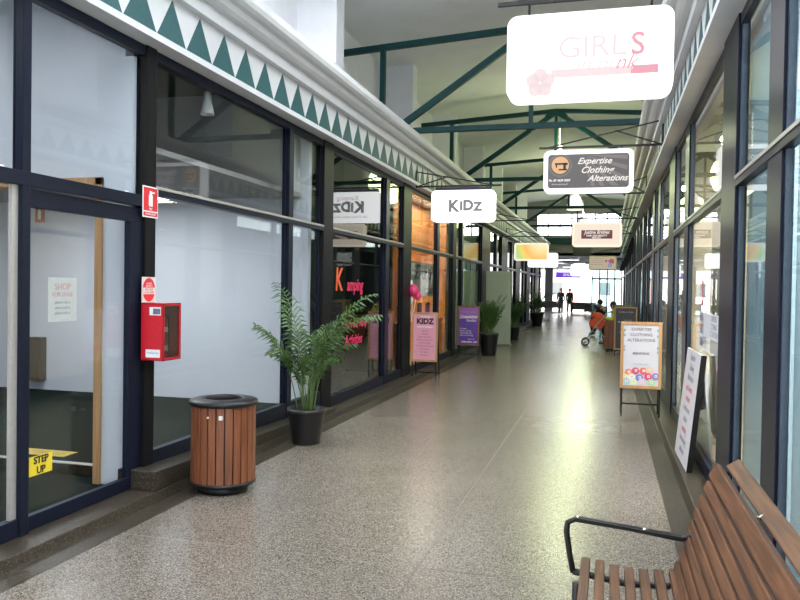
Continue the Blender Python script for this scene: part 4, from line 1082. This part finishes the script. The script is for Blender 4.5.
def stand(stride=.0, arm=.0):
    return dict(pelvis=(0, 0, .93), waist=(0, 0, 1.08), chest=(.0, 0, 1.28), neck=(0, 0, 1.45), head=(.02, 0, 1.58),
        shl=(0, .17, 1.38), shr=(0, -.17, 1.38), ell=(-.05 + arm, .22, 1.10), elr=(-.02 - arm, -.22, 1.10), wrl=(.06 + arm, .23, .87), wrr=(.05 - arm, -.23, .87),
        hipl=(0, .09, .88), hipr=(0, -.09, .88), knl=(.05 + stride, .10, .48), knr=(.03 - stride * .3, -.10, .48), anl=(stride, .10, .08), anr=(-stride, -.10, .08))
DK = mat('black_coat', (.01, .01, .012), .9); DK2 = mat('charcoal_trousers', (.015, .015, .02), .9)
person((-2.85, 49.4, 0), stand(.18, .1), -PI / 2, 'person in long dark coat walking away, the left of two far walkers', DK, DK2, HAIR, long_hair=True, coat=True)
person((-2.42, 51.8, 0), stand(.16, -.1), -PI / 2 + .2, 'person in dark jacket walking, the right of two far walkers', DK, DK2, HAIR, coat=True)
sit = dict(pelvis=(-.02, 0, .55), waist=(.02, 0, .70), chest=(.07, 0, .90), neck=(.12, 0, 1.05), head=(.17, 0, 1.15),
    shl=(.08, .18, .98), shr=(.08, -.18, .98), ell=(.18, .22, .74), elr=(.18, -.22, .74), wrl=(.40, .16, .80), wrr=(.40, -.16, .80),
    hipl=(.02, .10, .52), hipr=(.02, -.10, .52), knl=(.42, .12, .50), knr=(.42, -.12, .50), anl=(.36, .12, .09), anr=(.40, -.12, .09))
HV = mat('lime_yellow_fabric', (.55, .62, .06), .8)
person((.33, 23.1, .015), sit, PI, 'person in lime yellow jacket and dark cap seated by the stroller', HV, DK2, mat('navy_cap', (.012, .012, .03), .7))
sit2 = dict(sit)
person((-.1, 27.6, .015), sit2, PI * .85, 'person in black sitting behind the red stroller', DK, DK2, HAIR)
# seat bench below the seated persons
def simple_seat(x0, x1, y0, y1, label):
    t = thing('seat_bench', label, 'bench', ((x0 + x1) / 2, (y0 + y1) / 2, 0), 'timber seats along the right shopfront')
    m = MB()
    n = 5; w = (x1 - x0) / n
    for k in range(n): m.box(x0 + k * w, x0 + k * w + w * .8, y0, y1, .39, .425)
    m.build('seat', TEAKY, t)
    for y in (y0 + .1, y1 - .14):
        m = MB().box(x0 + .02, x0 + .06, y, y + .04, 0, .39); m.box(x1 - .06, x1 - .02, y, y + .04, 0, .39); m.box(x0 + .02, x1 - .02, y, y + .04, .35, .39); m.build('leg', BLACKM, t)
    m = MB()
    for z in (.55, .68, .81): m.box(x1 - .02, x1 + .01, y0, y1, z, z + .09)
    m.build('backrest', TEAKY, t)
    m = MB()
    for y in (y0 + .12, y1 - .12): m.box(x1 + .01, x1 + .03, y, y + .03, .0, .88)
    m.build('back_support', BLACKM, t)
simple_seat(.15, .57, 22.85, 24.0, 'timber seat under the person in lime yellow')
simple_seat(-.25, .17, 27.0, 28.3, 'timber seat under the person in black')

# stroller
t = thing('stroller', 'red baby stroller with grey wheels in the corridor', 'stroller', (-.28, 22.5, 0))
X, Y = -.28, 22.5
RS = mat('stroller_red', (.62, .07, .02), .8)
m = MB().prism([(X - .22, .62), (X - .05, .48), (X + .16, .52), (X + .26, .72), (X + .20, .86), (X - .02, .87), (X - .10, .78), (X - .20, .74)], Y - .2, Y + .2); m.build('seat', RS, t, .03)
m = MB().lathe([(0, 0), (.1, -.02), (.17, -.08), (.2, -.16), (.19, -.165), (.15, -.08), (0, -.02)], (X + .02, Y, .98), 20); m.build('canopy', RS, t)
for sy in (-.22, .22):
    m = MB().tube([(X - .30, Y + sy, .14), (X - .05, Y + sy, .55), (X + .28, Y + sy, .95), (X + .38, Y + sy, 1.0)], .014, 6); m.tube([(X + .30, Y + sy, .14), (X - .02, Y + sy, .60)], .014, 6); m.build('frame', mat('grey_tube', (.25, .35, .37), .4), t)
MB().tube([(X + .38, Y - .22, 1.0), (X + .38, Y + .22, 1.0)], .016, 6).build('handle', BLACKP, t)
for (dx, r_) in ((-.30, .12), (.30, .12)):
    for sy in (-.24, .24):
        m = MB(); pts = [(X + dx + (r_ - .02) * math.cos(2 * PI * k / 20), Y + sy, r_ + (r_ - .02) * math.sin(2 * PI * k / 20)) for k in range(21)]; m.tube(pts, .02, 6, cap=False)
        for k in range(5): a = 2 * PI * k / 5; m.tube([(X + dx, Y + sy, r_), (X + dx + (r_ - .02) * math.cos(a), Y + sy, r_ + (r_ - .02) * math.sin(a))], .007, 4)
        m.tube([(X + dx, Y + sy - .03, r_), (X + dx, Y + sy + .03, r_)], .02, 8); m.build('wheel', mat('tyre_grey', (.05, .05, .05), .7), t)

# writing and prints belong to the face, poster or plate they are on
for root in [o for o in bpy.data.objects if o.parent is None and o.get('label')]:
    kids = list(root.children)
    carrier = next((k for n_ in ('face', 'poster', 'board_panel', 'panel', 'plate', 'paper', 'backing') for k in kids if k.name.split('.')[0] == n_), None)
    if carrier:
        for k in kids:
            if k.name.split('.')[0] in ('lettering', 'thread_spool_print', 'flower_emblem', 'pink_band', 'pale_band', 'ray_pattern', 'stitch_ring', 'emblem_disc', 'sewing_machine_symbol', 'maroon_panel', 'flower_print', 'blue_print', 'text_lines', 'mauve_panel', 'red_panel', 'red_strip', 'red_oval', 'text_panel', 'symbol') and not k.children:
                k.parent = carrier
    byn = {k.name.split('.')[0]: k for k in kids}
    for c_, p_ in (('soil', 'pot'), ('bulb', 'shade'), ('sticker', 'slat_cladding'), ('valve', 'cylinder'), ('label_band', 'cylinder'), ('label_plate', 'body'), ('label_print', 'body'), ('handle', 'frame'), ('diffuser', 'housing'), ('tube', 'housing'), ('eye', 'body'), ('nose', 'body'), ('ear', 'body'), ('mouth', 'body'), ('top_rail', 'backrest')):
        if p_ in byn:
            for k in kids:
                if k.name.split('.')[0] == c_ and k is not byn[p_]: k.parent = byn[p_]
# ---------------------------------------------------------------- lights
def area(name, loc, rot, sx, sy, e, col):
    l = bpy.data.lights.new(name, 'AREA'); l.shape = 'RECTANGLE'; l.size = sx; l.size_y = sy; l.energy = e; l.color = col
    o = bpy.data.objects.new(name, l); C.objects.link(o); o.location = loc; o.rotation_euler = rot; return o
area('skylight_fill', (CX, 1.6, 6.75), (0, 0, 0), 5.0, 3.0, 130, (.93, .97, 1))  # area lamps added over the unseen roof openings as daylight
area('skylight_fill', (CX, 7.0, 6.75), (0, 0, 0), 5.0, 3.0, 130, (.93, .97, 1))
area('shop_fill_light', (-5.6, 6.8, 2.6), (0, 0, 0), 2.4, 1.6, 110, (.95, .97, 1))
area('shop_fill_light', (-5.6, 3.0, 3.7), (0, 0, 0), 2.4, 1.6, 75, (.95, .97, 1))
area('shop_fill_light', (2.0, 3.2, 3.2), (0, 0, 0), 1.6, 3, 420, (.9, .97, 1))
area('shop_fill_light', (1.9, 7.6, 3.2), (0, 0, 0), 1.4, 3, 330, (1, .93, .78))
area('shop_fill_light', (1.9, 11.8, 3.2), (0, 0, 0), 1.4, 3, 240, (1, .97, .88))
area('shop_fill_light', (-4.6, 14.6, 3.2), (0, 0, 0), 1, 3, 130, (1, .86, .66))
area('shop_fill_light', (-4.6, 18.9, 3.2), (0, 0, 0), 1, 2, 90, (.95, 1, .85))
area('shop_fill_light', (-3.58, 14.7, 3.33), (0, 0, 0), .2, 3.8, 90, (1, .9, .75))  # unseen strip lamp, added to brighten the plywood and the banner
area('shop_fill_light', (2.2, 22, 3.2), (0, 0, 0), 1.4, 14, 300, (.95, 1, 1))

w = bpy.data.worlds.new('world'); bpy.context.scene.world = w; w.use_nodes = True
bg = w.node_tree.nodes['Background']; bg.inputs['Color'].default_value = (.93, .97, 1, 1); bg.inputs['Strength'].default_value = 8.0

# ---------------------------------------------------------------- camera
yaw, pit, roll, f = 2.66036323e-01, -1.65060936e-02, 1.53228579e-02, 760
fwd = V((-math.sin(yaw) * math.cos(pit), math.cos(yaw) * math.cos(pit), math.sin(pit)))
r_ = fwd.cross(V((0, 0, 1))).normalized(); u_ = r_.cross(fwd)
r2 = r_ * math.cos(roll) + u_ * math.sin(roll); u2 = -r_ * math.sin(roll) + u_ * math.cos(roll); b = -fwd
cam = bpy.data.cameras.new('camera'); co = bpy.data.objects.new('camera', cam); C.objects.link(co)
co.matrix_world = Matrix(((r2.x, u2.x, b.x, 0), (r2.y, u2.y, b.y, 0), (r2.z, u2.z, b.z, 1.6), (0, 0, 0, 1)))
cam.sensor_width = 36; cam.lens = 36 * f / 800; cam.clip_end = 500; cam.clip_start = .05
sc = bpy.context.scene; sc.camera = co
sc.view_settings.view_transform = 'Standard'; sc.view_settings.look = 'None'; sc.view_settings.exposure = -.1; sc.view_settings.gamma = 1
sc.view_settings.use_curve_mapping = False
